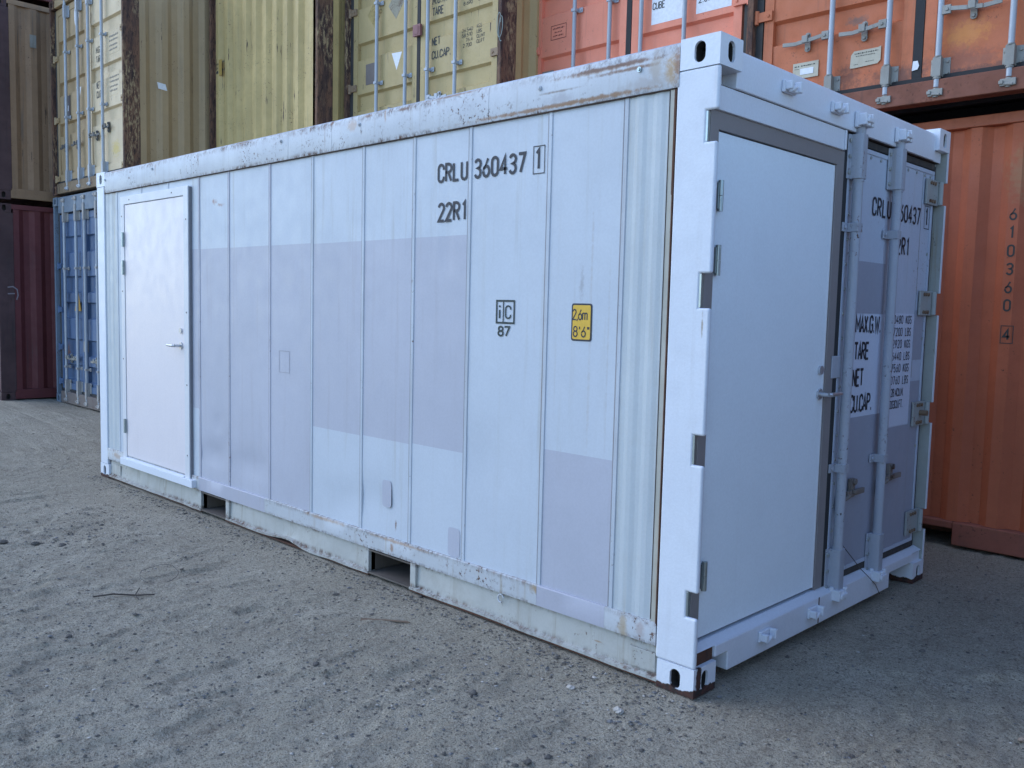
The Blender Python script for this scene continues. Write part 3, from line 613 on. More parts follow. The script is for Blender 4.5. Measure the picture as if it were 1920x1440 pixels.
mb = MB(); mb.cyl((-4.466, -.0082, 1.315), (-4.466, -.020, 1.315), .019, 20); mb.box(-4.468, -4.464, -.021, -.0202, 1.307, 1.323); sub(sdoor, mb, 'lock_cylinder', chrome, smooth=True)
scr = []
mb = MB()
for x, z in ((-5.36, 2.325), (-4.60, 2.325), (-4.372, 2.12), (-4.372, 1.45), (-4.372, .92), (-4.372, .40), (-5.508, 2.2), (-5.508, 1.60), (-5.508, 1.05), (-5.508, .45)):
    mb.cyl((x, -.0132, z), (x, -.0152, z), .006, 8)
PS(mb, 'screw', plain('screw_heads', (.15, .14, .13), .5, .5))
# ---- lettering on the long side
Yt = .0118
mb = MB(); R_ = (1, 0, 0); U_ = (0, 0, 1)
text(mb, 'CRLU', (-1.622, Yt, 2.157), R_, U_, .098, pitch=.0578, wf=.88, st=.145)
text(mb, '360437', (-1.352, Yt, 2.157), R_, U_, .098, pitch=.0592, wf=.88, st=.145)
P_(mb, 'serial_number', ink)
mb = MB(); text(mb, '1', (-.952, Yt, 2.163), R_, U_, .098, wf=.88, st=.14); tframe(mb, (-.963, Yt, 2.148), R_, U_, .069, .122, .004); P_(mb, 'check_digit', ink)
mb = MB(); text(mb, '22R1', (-1.616, Yt, 1.962), R_, U_, .099, pitch=.0578, wf=.88, st=.145); P_(mb, 'size_code', ink)
mb = MB(); tframe(mb, (-1.180, Yt, 1.468), R_, U_, .117, .104, .009); mb.box(-1.1375, -1.1315, Yt - .0004, Yt, 1.470, 1.570)
text(mb, 'i', (-1.168, Yt, 1.484), R_, U_, .072, wf=1.0, st=.14); text(mb, 'C', (-1.119, Yt, 1.486), R_, U_, .066, wf=1.1, st=.12)
text(mb, '87', (-1.166, Yt, 1.402), R_, U_, .052, wf=1.35, st=.17, gap=.14); P_(mb, 'approval_mark', plain('dark_green_ink', (.02, .035, .035), .6))
mb = MB(); r = .012; x0, x1, z0, z1 = -.706, -.590, 1.402, 1.566
pts = arc(x1 - r, z1 - r, r, r, 90, 0, 5) + arc(x1 - r, z0 + r, r, r, 0, -90, 5) + arc(x0 + r, z0 + r, r, r, -90, -180, 5) + arc(x0 + r, z1 - r, r, r, 180, 90, 5)
mb.prism(pts, 1, .0110, .0125, 0); r = .008; e = .0075; x0 += e; x1 -= e; z0 += e; z1 -= e
pts = arc(x1 - r, z1 - r, r, r, 90, 0, 5) + arc(x1 - r, z0 + r, r, r, 0, -90, 5) + arc(x0 + r, z0 + r, r, r, -90, -180, 5) + arc(x0 + r, z1 - r, r, r, 180, 90, 5)
mb.prism(pts, 1, .0104, .0109, 1)
text(mb, '2,6m', (-.698, .0100, 1.492), R_, U_, .050, wf=.80, st=.12, gap=.12); text(mb, '8\'6"', (-.692, .0100, 1.418), R_, U_, .050, wf=.95, st=.12, gap=.22)
P_(mb, 'height_sticker', [ink, sticker_y])
# ---- door end: header, sill
hdr_top = MB(); hdr_top.prism([(-.022, 2.414), (-.022, 2.545), (-.034, 2.566), (-.10, 2.568), (-.10, 2.414)], 1, .1625, Wd - .1625); P_(hdr_top, 'header', white_new, bevel=.004, seg=3)
mb = MB(); mb.box(-.09, -.032, .0245, 1.172, 2.318, 2.411); mb.box(-.032, -.026, 1.155, 1.173, 2.320, 2.411); P_(mb, 'header_infill', white_new, bevel=.003)
mb = MB(); mb.box(-.08, -.034, .03, Wd - .05, 2.4113, 2.4137); P_(mb, 'header_seam', seam_dark)
mb = MB(); mb.box(-.14, -.085, .0245, .1615, 2.414, 2.472); mb.box(-.10, -.030, Wd - .1615, Wd - .05, 2.414, 2.472); PS(mb, 'header_end', white_new)
zs0 = .045
sill = [(.1630, .128), (.262, .128), (.262, zs0), (Wd - .49, zs0), (Wd - .49, .128), (Wd - .163, .128), (Wd - .163, .178), (.1630, .178)]
mb = MB(); mb.prism(sill, 0, -.09, -.006); P_(mb, 'door_sill', white_new, bevel=.006, seg=3)
mb = MB(); mb.prism([(-.009, .1785), (-.050, .196), (-.09, .196), (-.09, .1785)], 1, .0245, Wd - .03); P_(mb, 'sill_slope', white_new)
mb = MB(); mb.box(-.09, -.020, .0245, .1625, .1185, .178); mb.box(-.09, -.02, Wd - .1625, Wd - .023, .1185, .178); sx_ = comps(mb); P_(sx_[0], 'sill_end', rustm); P_(sx_[1], 'sill_end', white_new)
mb = MB(); mb.box(-.0058, -.0050, 1.088, 1.098, .05, .178); P_(mb, 'rust_streak', rustm)
# new man door with grey frame
mb = MB(); f0, f1, fz0, fz1 = .0245, 1.192, .199, 2.318; l0, l1, lz0, lz1 = .090, 1.112, .200, 2.243
mb.prism([(f0, fz0), (l0 - .004, fz0), (l0 - .004, lz1 + .005), (l1 + .004, lz1 + .005), (l1 + .004, fz0), (f1, fz0), (f1, fz1), (f0, fz1)], 0, -.085, -.044); P_(mb, 'door_frame', frame_grey, bevel=.002, label='grey steel frame of the new door at the end')
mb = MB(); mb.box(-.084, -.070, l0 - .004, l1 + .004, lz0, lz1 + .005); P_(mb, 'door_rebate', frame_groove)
edoor = MB().box(-.069, -.052, l0, l1, lz0 + .012, lz1).build('door', door_white, bevel=.002, label='new plain white door filling the left half of the container end'); parts.append(edoor)
mb = MB(); mb.box(-.052, -.0505, l1 - .010, l1 - .001, lz0 + .012, lz1); sub(edoor, mb, 'edge_trim', sticker_w)
for z in (1.995, 1.745, .475):
    mb = MB(); mb.cyl((-.036, .103, z - .060), (-.036, .103, z - .001), .0115, 12); mb.cyl((-.036, .103, z + .001), (-.036, .103, z + .060), .0115, 12); mb.box(-.051, -.036, .086, .103, z - .05, z + .05)
    sub(edoor, mb, 'hinge', zinc, smooth=True)
sub(edoor, lever(0, (-.0518, 1.070, 1.165), (0, 1, 0), (1, 0, 0)), 'handle', chrome, smooth=True)
mb = MB(); mb.cyl((-.0518, 1.066, 1.280), (-.040, 1.066, 1.280), .021, 20); mb.box(-.040, -.0392, 1.064, 1.068, 1.272, 1.288); sub(edoor, mb, 'lock_cylinder', chrome, smooth=True)
# gasket column and original right leaf
mb = MB(); mb.box(-.11, -.046, 1.194, 1.236, .198, 2.408); P_(mb, 'door_gasket', rubber)
mb = MB(); mb.box(-.10, -.047, 1.2365, 2.3605, 2.372, 2.408); mb.box(-.10, -.047, 1.2365, 2.3605, .198, .232); mb.box(-.10, -.050, 2.362, 2.388, .198, 2.40); PS(mb, 'leaf_gasket', oldrubber, bevel=.006)
leaf = MB().box(-.11, -.050, 1.238, 2.358, .234, 2.368).build('container_door', [leaf_white], bevel=.002, label='original right door leaf of the white container with stencilled weights'); parts.append(leaf)
def lp(y0, y1, z0, z1, m, t=.0012):
    mb = MB(); mb.box(-.0498, -.0498 + t, y0, y1, z0, z1); sub(leaf, mb, 'repaint_patch', m)
lp(1.425, 1.755, 1.555, 1.815, leaf_lav); lp(1.905, 2.20, .236, .935, leaf_lav); lp(1.385, 1.86, .236, 1.024, leaf_lav, .0010); lp(1.395, 1.80, 1.026, 1.552, leaf_bright, .0008); lp(1.915, 2.19, .94, 1.56, leaf_bright, .0008); lp(2.195, 2.33, .236, 1.18, leaf_lav, .0014); lp(2.195, 2.33, 1.30, 1.58, leaf_lav, .0014)
mb = MB(); mb.box(-.0495, -.044, 1.238, 1.262, .236, 2.366); mb.box(-.0495, -.045, 1.262, 2.357, 2.345, 2.366); mb.box(-.0495, -.045, 2.335, 2.357, .236, 2.344); mb.box(-.0495, -.045, 1.262, 2.335, .236, .256); subs(leaf, mb, 'edge_angle', leaf_white, bevel=.001)
mb = MB()
for y in (2.20,): mb.box(-.0496, -.0488, y, y + .003, 1.2, 2.34)
sub(leaf, mb, 'panel_joint', frame_grey)
mb = MB()
for i in range(17): mb.cyl((-.0495, 1.272 if i % 2 else 1.268, .35 + .12 * i), (-.0415, 1.270, .35 + .12 * i), .008, 8)
for y in (1.50, 1.62, 1.98, 2.1, 2.22, 2.30): mb.cyl((-.0495, y, 2.33), (-.045, y, 2.33), .008, 8)
for z in (2.22, 1.9, 1.42, .8): mb.cyl((-.0495, 2.32, z), (-.045, 2.32, z), .009, 8)
subs(leaf, mb, 'rivet', hinge_paint, smooth=True)
# stencils on leaf
Xt = -.0474; RY = (0, 1, 0)
mb = MB(); text(mb, 'CRLU', (Xt, 1.553, 2.048), RY, U_, .098, pitch=.062, wf=.88); sub(leaf, mb, 'owner_code', ink); mb = MB(); text(mb, '360437', (Xt, 1.846, 2.048), RY, U_, .098, pitch=.0595, wf=.88)
sub(leaf, mb, 'serial_number', ink); mb = MB(); text(mb, '1', (Xt, 2.264, 2.056), RY, U_, .098, wf=.88); tframe(mb, (Xt, 2.250, 2.040), RY, U_, .072, .125, .004); sub(leaf, mb, 'check_digit', ink)
mb = MB(); text(mb, '22R1', (Xt, 1.832, 1.872), RY, U_, .099, pitch=.062, wf=.88); sub(leaf, mb, 'size_code', ink)
mb = MB(); h_ = .095
for a, y, z, q in (('MAX.G.W.', 1.433, 1.452, .79), ('TARE', 1.433, 1.315, .78), ('NET', 1.427, 1.180, .78), ('CU.CAP.', 1.416, 1.048, .79)):
    mb = MB(); text(mb, a, (Xt, y, z), RY, U_, h_, wf=q, gap=.14, st=.14); sub(leaf, mb, 'weight_heading', ink)
mb = MB(); rows = [('30480', 'KGS', 1.503), ('67200', 'LBS', 1.436), ('2920', 'KGS', 1.370), ('6440', 'LBS', 1.303), ('27560', 'KGS', 1.237), ('60760', 'LBS', 1.170)]
for a, b, z in rows:
    mb = MB(); text(mb, a, (Xt, 2.044 - .0335 * len(a), z), RY, U_, .047, pitch=.0335, wf=.95, st=.11); sub(leaf, mb, 'weight_figures', ink); mb = MB(); text(mb, b, (Xt, 2.074, z), RY, U_, .047, pitch=.029, wf=.85, st=.11); sub(leaf, mb, 'weight_figures', ink)
for a, y, z in (('28.4CU.M.', 1.925, 1.103), ('1003CU.FT.', 1.897, 1.037)):
    mb = MB(); text(mb, a, (Xt, y, z), RY, U_, .047, wf=.82, st=.11, gap=.14); sub(leaf, mb, 'weight_figures', ink)
# locking rods of the white leaf
def cam_end(mb, p, up=1, s=1.0, ax='x'):
    """claw of a cam keeper round the rod end; p = rod end point, outward +x"""
    x, y, z = p; q = s
    mb.box(x - .028 * q, x + .018 * q, y - .042 * q, y - .020 * q, z - .018 * q, z + .030 * q); mb.box(x - .028 * q, x + .018 * q, y + .022 * q, y + .044 * q, z - .02 * q, z + .034 * q)
    mb.box(x - .03 * q, x - .014 * q, y - .046 * q, y + .046 * q, z - .025 * q, z + .04 * q); mb.box(x - .004 * q, x + .026 * q, y - .030 * q, y + .026 * q, z - .006 * q, z + .014 * q)
    mb.cyl((x + .002, y, z - .02 * q), (x + .002, y, z + .028 * q), .018 * q, 12)
def white_rod(y, hdl):
    mb = MB(); mb.cyl((-.010, y, .15), (-.010, y, 2.455), .0240, 18); rod = mb.build('locking_rod', rod_paint, smooth=True); parts.append(rod)
    for z0, z1 in ((.160, .385), (2.195, 2.405)):
        mb = MB(); mb.prism([(-.046, y - .060), (-.040, y - .060), (-.036, y - .036), (.004, y - .036), (.016, y - .026), (.020, y + .016), (.012, y + .036), (-.036, y + .040), (-.040, y + .058), (-.046, y + .058)], 2, z0, z1)
        b = sub(rod, mb, 'rod_bracket', rod_paint, bevel=.004)
        mb = MB()
        for z in (z0 + .03, (z0 + z1) / 2, z1 - .03): mb.cyl((-.040, y - .047, z), (-.031, y - .047, z), .010, 10); mb.cyl((-.026, y + .040, z), (-.026, y + .046, z), .008, 8)
        subs(rod, mb, 'bracket_bolt', hinge_paint, smooth=True)
        mb = MB(); zz = z1 if z0 < 1 else z0 - .012; mb.cyl((-.010, y, zz), (-.010, y, zz + .012), .027, 18); sub(rod, mb, 'rod_collar', rod_paint, smooth=True)
    for z in (1.965, .79):
        mb = MB(); mb.box(-.046, .013, y - .027, y + .027, z - .022, z + .022); mb.box(-.046, -.038, y - .078, y - .027, z - .022, z + .022); mb.cyl((-.038, y - .055, z), (-.030, y - .055, z), .010, 10); mb.cyl((-.02, y + .027, z), (-.02, y + .033, z), .008, 8)
        sub(rod, mb, 'rod_clamp', rod_paint, bevel=.003)
    for z, u in ((2.462, 1), (.152, -1)):
        mb = MB(); cam_end(mb, (.014, y, z), s=1.15); sub(rod, mb, 'cam_keeper', white_new, bevel=.005)
    # handle stub and retainer, rusty
    if hdl:
        mb = MB(); z = .63 if y < 1.5 else .655
        mb.box(-.040, -.028, y + .025, y + .07, z - .07, z + .01); mb.cyl((-.030, y + .03, z - .03), (-.012, y + .11, z + .005), .010, 8); mb.box(-.030, -.016, y + .10, y + .30, z - .003, z + .026)
        mb.box(-.0445, -.022, y + .155, y + .195, z - .01, z + .085); mb.cyl((-.022, y + .175, z + .07), (-.008, y + .175, z + .07), .016, 12); mb.box(-.018, -.002, y + .15, y + .205, z + .012, z + .03)
        sub(rod, mb, 'handle', paint('rusty_handle', (.21, .18, .16), .7, var=.2, dirt=.5, rust=.3, bump=.5) if y < 1.5 else bpy.data.materials['rusty_handle'], bevel=.003)
white_rod(1.278, True); white_rod(1.757, True)
# empty keepers on header and sill of the walled-up left half
for y, z in ((.565, 2.486), (1.022, 2.480), (.56, .122), (1.02, .120)):
    mb = MB(); mb.box(-.022 if z > 1 else -.006, -.004 if z > 1 else .008, y - .050, y + .050, z - .020, z + .030); X0 = -.004 if z > 1 else .008
    mb.box(X0 - .001, X0 + .030, y - .050, y - .026, z - .012, z + .022); mb.box(X0 - .001, X0 + .030, y + .028, y + .050, z - .016, z + .030); mb.box(X0 - .001, X0 + .018, y - .026, y + .028, z - .018, z - .002)
    mb.cyl((X0 + .02, y - .038, z - .015), (X0 + .02, y + .01, z + .004), .010, 10)
    P_(mb, 'cam_keeper', white_new, bevel=.005)
# latch tab, hinges on right leaf
mb = MB(); mb.box(-.0445, -.036, 1.165, 1.262, 1.236, 1.345); P_(mb, 'latch_plate', rod_paint, bevel=.008, seg=3)
for i, z in enumerate((2.245, 1.622, .990, .355)):
    mb = MB(); mb.box(-.044, -.032, 2.225, 2.405, z - .070, z + .070); mb.cyl((-.022, 2.400, z - .065), (-.022, 2.400, z + .065), .014, 12)
    hg = sub(leaf, mb, 'hinge', hinge_paint, bevel=.003)
    mb = MB()
    for yy_ in (2.272, 2.305, 2.338):
        for zz in (z - .05, z + .05): mb.cyl((-.034, yy_, zz), (-.025, yy_, zz), .010, 10)
    if i == 2: mb.cyl((-.034, 2.32, z + .005), (.01, 2.32, z + .005), .016, 12)
    subs(leaf, mb, 'hinge_bolt', paint('rusty_bolts', (.20, .13, .08), .7, rust=.3) if i == 0 else bpy.data.materials['rusty_bolts'], smooth=True)
# loose seal wire
mb = MB(); pts = [(-.02, 1.335, .40), (.0, 1.42, .32), (.0, 1.54, .235), (.005, 1.65, .165), (.02, 1.70, .12), (.03, 1.735, .065)]; mb.tube(pts, .002, 6); P_(mb, 'seal_wire', wirem)
attach([p for p in parts if p.parent is None], W0)
# ================================================================== BACKGROUND CONTAINERS
def corr_profile(a, b, pitch, depth, ph=0.0):
    """points (t, d) of a trapezoid corrugation between a and b"""
    out = [(a, 0.0)]; t = a + ph
    while t + pitch < b - .001:
        out += [(t + pitch * .27, 0.0), (t + pitch * .5, depth), (t + pitch * .77, depth), (t + pitch, 0.0)]; t += pitch
    out.append((b, 0.0)); return out
def bg_container(name, label, x0, x1, Y, z0, z1, depth, front, col, post, rods_mat, group, op):
    """front 'door' or 'wall'; op = dict of options measured from the photograph"""
    root = empty(name, label, 'container', ((x0 + x1) / 2, Y, z0), group); P = []
    def add(mb, nm, mats, **kw):
        if nm in ('bottom_sill', 'underfloor', 'gooseneck_tunnel'):
            for c_ in comps(mb): o = c_.build(nm, mats, **kw); P.append(o)
            return o
        o = mb.build(nm, mats, **kw); P.append(o); return o
    yb = Y + depth; pw = op.get('pw', .10)
    def mats_(c): return c
    # castings
    for xa, xb in ((x0, x0 + .16), (x1 - .16, x1)):
        for za, zb in ((z0, z0 + .118), (z1 - .118, z1)):
            mb = MB(); casting(mb, xa, xb, Y, Y + .178, za, zb, ['-y', '-x' if xa == x0 else '+x']); add(mb, 'corner_casting', [post, hole_dark], bevel=.006)
            if op.get('rear', 1): mb = MB(); mb.box(xa, xb, yb - .178, yb, za, zb); add(mb, 'corner_casting', [post])
    for xa, s in ((x0, 1), (x1, -1)):
        mb = MB(); a, b = sorted((xa, xa + s * .045)); mb.box(a, b, Y + .002, Y + .20, z0 + .119, z1 - .119); add(mb, 'corner_post', post, bevel=.006)
        mb = MB(); a, b = sorted((xa + s * .0455, xa + s * pw)); mb.box(a, b, Y + .055, Y + .19, z0 + .119, z1 - .119); add(mb, 'post_channel', oldrubber if front == 'door' else post)
        mb = MB(); a, b = sorted((xa, xa + s * .10)); mb.box(a, b, yb - .15, yb - .001, z0 + .119, z1 - .119); add(mb, 'corner_post', post)
    hz = op.get('header', .11); sz = op.get('sill', .15)
    mb = MB(); mb.box(x0 + .1605, x1 - .1605, Y + .012, Y + .12, z1 - hz, z1 - .004); add(mb, 'header', op.get('header_mat', col), bevel=.006)
    if op.get('goose'):
        ga, gb = op['goose']; mb = MB(); mb.box(x0 + .1605, ga, Y + .006, Y + .10, z0 + .012, z0 + sz); mb.box(gb, x1 - .1605, Y + .006, Y + .10, z0 + .012, z0 + sz); mb.box(ga, gb, Y + .012, Y + .10, z0 + .118, z0 + sz)
        add(mb, 'bottom_sill', op.get('sill_mat', col), bevel=.01)
        mb = MB(); mb.box(ga - .01, gb + .01, Y + .5, Y + .52, z0 + .005, z0 + .12); mb.box(ga, gb, Y + .1, Y + .5, z0 + .110, z0 + .117); add(mb, 'gooseneck_tunnel', hole_dark)
    else:
        mb = MB(); mb.box(x0 + .1605, x1 - .1605, Y + .006, Y + .12, z0 + .012, z0 + sz); add(mb, 'bottom_sill', op.get('sill_mat', col), bevel=.008)
    # rails, roof, floor, corrugated side walls
    for xs_, s in ((x0, 1), (x1, -1)):
        a, b = sorted((xs_, xs_ + s * .06)); mb = MB(); mb.box(a, b, Y + .179, yb - .179, z1 - .07, z1 - .006); add(mb, 'top_rail', op.get('rail_mat', col))
        mb = MB(); mb.box(a, b, Y + .179, yb - .179, z0 + .02, z0 + .155); add(mb, 'bottom_rail', op.get('rail_mat', col), bevel=.006)
        pr = corr_profile(Y + .20, yb - .15, .275, .036); mb = MB()
        mb.strip([(xs_ + s * (.008 + d), t, z0 + .156) for t, d in pr], [(xs_ + s * (.008 + d), t, z1 - .071) for t, d in pr]); add(mb, 'side_wall', col)
    mb = MB(); mb.box(x0 + .02, x1 - .02, Y + .12, yb - .02, z1 - .03, z1 - .012); add(mb, 'roof', col)
    mb = MB(); mb.box(x0 + .06, x1 - .06, Y + .12, yb - .02, z0 + .13, z0 + .15); y = Y + .3
    while y < yb - .3: mb.box(x0 + .06, x1 - .06, y, y + .05, z0 + .03, z0 + .13); y += .6
    add(mb, 'underfloor', op.get('under', rustm))
    mb = MB(); mb.box(x0 + .1, x1 - .1, yb - .03, yb - .01, z0 + .05, z1 - .05); add(mb, 'rear_wall', col)
    zA, zB = z0 + sz + .001, z1 - hz - .001
    if front == 'wall':
        pr = corr_profile(x0 + pw, x1 - pw, op.get('pitch', .245), .045, op.get('ph', .0)); mb = MB()
        mb.strip([(t, Y + .03 + d, zA) for t, d in pr], [(t, Y + .03 + d, zB) for t, d in pr]); add(mb, 'end_wall', op.get('front_mat', col))
        for fn in op.get('extra', []): fn(root, P, None)
        attach(P, root); return root
    # doors
    gc = op['gask']; gw = op.get('gw', .022); lx0, lx1 = x0 + op.get('hx', .09), x1 - op.get('hx', .09); yd = Y + .055; zA += .034; zB -= .015
    mb = MB(); mb.box(lx0, lx1, yd - .012, yd + .03, z0 + sz + .002, zA - .001); add(mb, 'door_seal', rubber, bevel=.004)
    mb = MB(); mb.box(x0 + .1, x1 - .1, yd + .048, yd + .06, z0 + sz, z1 - hz); add(mb, 'door_gasket', rubber)
    mb = MB(); mb.box(gc - gw, gc + gw, yd - .006, yd + .003, zA - .02, zB); add(mb, 'centre_gasket', rubber)
    leaves = []
    for j, (a, b) in enumerate(((lx0, gc - gw - .002), (gc + gw + .002, lx1))):
        # perimeter frame
        mb = MB(); bw = op.get('bw', .085); inn = .075 if j == 0 else .075
        mb.box(a, a + inn, yd - .002, yd + .04, zA, zB); mb.box(b - inn, b, yd - .002, yd + .04, zA, zB); mb.box(a + inn, b - inn, yd - .001, yd + .04, zA, zA + bw); mb.box(a + inn, b - inn, yd - .001, yd + .04, zB - bw, zB)
        cs_ = comps(mb); lf = add(cs_[0], 'door', op.get('door_mats', [col, col])[j], bevel=.002); leaves.append(lf)
        for c_ in cs_[1:]: sub(lf, c_, 'door_frame', op.get('door_mats', [col, col])[j], bevel=.002)
        bands = op['bands']   # z positions (absolute) of the underside steps
        rec = min(.033, op.get('rec', .033)); hb_ = op.get('hb', .15); pts = [(zA + bw, .010)]
        for g_ in bands:
            lo, hi = g_ - hb_, g_
            if lo - .02 < zA + bw or hi + .02 > zB - bw: continue
            pts += [(lo - .018, .0), (lo, rec), (hi - .010, rec), (hi + .010, .0)]
        pts += [(zB - bw, .0)]
        mb = MB(); mb.strip([(a + inn, yd + .006 + d, z) for z, d in pts], [(b - inn, yd + .006 + d, z) for z, d in pts]); sub(lf, mb, 'door_panel', op.get('door_mats', [col, col])[j])
        mb = MB()
        for g_ in bands:
            lo, hi = g_ - hb_, g_
            if lo - .02 < zA + bw or hi + .02 > zB - bw: continue
            for xx in (a + inn, b - inn): mb.poly([(xx, yd + .006, lo - .018), (xx, yd + .006 + rec, lo), (xx, yd + .006 + rec, hi - .010), (xx, yd + .006, hi + .010)])
        # hinges over the post
        xo, s = (x0, 1) if j == 0 else (x1, -1)
        for rz in op.get('hinges', (.25, 1.02, 1.83, 2.55)):
            z = z0 + rz
            if z > z1 - .15: continue
            q0, q1 = sorted((xo + s * .035, (a if j == 0 else b) + s * .07)); mb = MB(); mb.box(q0, q1, yd - .022, yd - .004, z - .035, z + .035)
            mb.cyl((xo + s * .055, yd - .016, z - .05), (xo + s * .055, yd - .016, z + .05), .018, 10); mb.cyl((q1 - s * .03 if j == 0 else q0 + .03, yd - .022, z), (q1 - s * .03 if j == 0 else q0 + .03, yd - .030, z), .012, 8)
            sub(lf, mb, 'hinge', op.get('hinge_mat', col), bevel=.003)
    # rods
    for i, xr in enumerate(op['rods']):
        yr = yd - .040; mb = MB(); mb.cyl((xr, yr, z0 + .10), (xr, yr, z1 - .07), .0185, 14); rod = add(mb, 'locking_rod', rods_mat, smooth=True)
        bt, bb = op.get('brk', (.30, .16)); hw = op.get('bhw', .032)
        for za, zb in ((z0 + bb, z0 + bt), (z1 - bt, z1 - bb)):
            mb = MB(); mb.prism([(xr - hw - .018, yd), (xr - hw - .018, yd - .006), (xr - .026, yd - .012), (xr - .026, yr - .02), (xr + .026, yr - .02), (xr + .026, yd - .012), (xr + hw + .030, yd - .006), (xr + hw + .030, yd)], 2, za, zb)
            for zz in (za + .025, zb - .025):
                mb.cyl((xr + hw + .014, yd - .006, zz), (xr + hw + .014, yd - .016, zz), .010, 8); mb.cyl((xr - hw - .008, yd - .006, zz), (xr - hw - .008, yd - .014, zz), .008, 8)
            mb.cyl((xr, yr, za - .014), (xr, yr, za), .024, 12); mb.cyl((xr, yr, zb), (xr, yr, zb + .01), .024, 12); sub(rod, mb, 'rod_bracket', op.get('brk_mat', rods_mat), bevel=.002)
        for zz in (z0 + .065, z1 - .055):
            mb = MB(); mb.box(xr - .045, xr + .045, Y - .006, Y + .012, zz - .022, zz + .022); mb.box(xr - .05, xr - .025, yr - .03, Y + .0, zz - .01, zz + .012); mb.box(xr + .022, xr + .045, yr - .022, Y + .0, zz - .02, zz + .02)
            mb.cyl((xr, yr, zz - .03), (xr, yr, zz + .03), .020, 10); mb.cyl((xr - .02, yr - .02, zz - .01), (xr + .03, yr - .02, zz - .016), .010, 8); sub(rod, mb, 'cam', op.get('brk_mat', rods_mat), bevel=.003)
        for rz in op.get('clamps', (1.0, 1.85)):
            z = z0 + rz; mb = MB(); mb.box(xr - .024, xr + .024, yr - .024, yd, z - .014, z + .014); mb.box(xr + .024, xr + .068, yd - .012, yd - .002, z - .022, z + .022); mb.cyl((xr + .050, yd - .012, z), (xr + .050, yd - .020, z), .010, 8)
            sub(rod, mb, 'rod_clamp', op.get('brk_mat', rods_mat), bevel=.003)
        hd = op.get('handles', {}).get(i)
        if hd:
            zc, dr, ln = hd; mb = MB(); e = xr + dr * ln
            mb.box(*sorted((xr + dr * .012, xr + dr * .065)), yr - .018, yr + .006, zc - .028, zc + .028); mb.cyl((xr + dr * .042, yr - .018, zc), (xr + dr * .042, yr - .026, zc), .011, 10)
            q = [(xr + dr * .05, yr - .006, zc + .004), (xr + dr * ln * .45, yr - .012, zc - .012), (xr + dr * ln * .7, yr - .006, zc - .020), (e, yr - .004, zc - .012)]
            for (p0, p1) in zip(q[:-1], q[1:]):
                u0, u1 = sorted((p0, p1)); mb.prism([(u0[0], u0[2] - .014), (u1[0], u1[2] - .014), (u1[0], u1[2] + .014), (u0[0], u0[2] + .014)], 1, min(u0[1], u1[1]) - .004, min(u0[1], u1[1]) + .005)
            hx_ = xr + dr * ln * .52; mb.prism([(hx_ + .022 * math.cos(t), zc - .012 + (.045 if math.sin(t) > 0 else -.045) + .022 * math.sin(t)) for t in np.linspace(0, 2 * math.pi, 17)[:-1]], 1, yd - .012, yd - .002)
            mb.cyl((hx_, yd - .012, zc + .036), (hx_, yd - .026, zc + .036), .013, 10); mb.cyl((hx_, yd - .012, zc - .056), (hx_, yd - .024, zc - .056), .012, 10); mb.box(hx_ - .022, hx_ + .022, yr - .022, yr - .008, zc - .024, zc + .026)
            sub(rod, mb, 'handle', op.get('hdl_mat', rods_mat), bevel=.003)
    for fn in op.get('extra', []): fn(root, P, leaves)
    attach(P, root); return root
def L2(*c): return c
gal = paint('galvanised_rod', (.42, .45, .49), .45, var=.05, dirt=.25, dirtcol=(.28, .27, .27), streak=.4, metal=.15, bump=.2)
gal_dirty = paint('grimy_bracket', (.30, .29, .26), .55, var=.08, dirt=.4, dirtcol=(.15, .12, .09), streak=.4, metal=.2, rust=.06)
def rusty_post(name, seed, under, amt):
    """steel post whose paint has mostly gone: brown rust, near-black scale and remnants of paint in upright flakes"""
    k = NT(name); a = k.noise(9, 6, .7, stretch=(1, 1, .22), off=seed); b = k.noise(38, 6, .75, stretch=(1, 1, .3), off=seed + 4); d = k.noise(3, 4, .6, stretch=(1, 1, .4), off=seed + 9)
    c = k.mix(k.step(a, .38, .62), (.19, .095, .055), (.075, .040, .032))
    c = k.mix(k.step(b, .50, .62, 0, .85), c, (.030, .020, .018))
    c = k.mix(k.step(k.noise(22, 6, .75, stretch=(1, 1, .16), off=seed + 14), .58, .64, 0, .8), c, (.27, .15, .085))
    c = k.mix(k.math('MULTIPLY', k.step(b, .60 - amt, .52 - amt), k.step(d, .44, .58)), c, under)
    k.put(k.b.inputs['Base Color'], c); k.b.inputs['Roughness'].default_value = .85; k.bump(k.math('ADD', b, k.math('MULTIPLY', a, 2)), .9, .006); return k.m
post_rust = rusty_post('rusted_brown_post', 1, (.36, .26, .14), .10)
post_orange = rusty_post('rusted_dark_post', 31, (.30, .08, .045), .14)
olive = paint('olive_yellow_paint', scr=0.5, col=(.49, .365, .165), rough=.6, var=.07, dirt=.12, dirtcol=(.24, .20, .11), streak=.25, chips=.10, bump=.25)
olive_wall = paint('olive_yellow_wall', scr=1.0, col=(.57, .42, .175), rough=.6, var=.12, dirt=.32, dirtcol=(.22, .18, .10), streak=.40, chips=.16, bump=.3)
tan = paint('faded_tan_paint', scr=0.5, col=(.43, .30, .16), rough=.6, var=.07, dirt=.2, dirtcol=(.20, .17, .12), streak=.35, chips=.1, bump=.25)
tan_lit_pale = paint('faded_tan_paint_pale', scr=0.5, col=(.66, .52, .33), rough=.6, var=.06, dirt=.18, dirtcol=(.33, .28, .18), streak=.3, chips=.1, bump=.25,
    spots=[((-9.45, 1.5, 3.38), (.16, .1, .13), (.60, .44, .12), .85)])  # pale right leaf and yellow spot: reflected light put into the colour
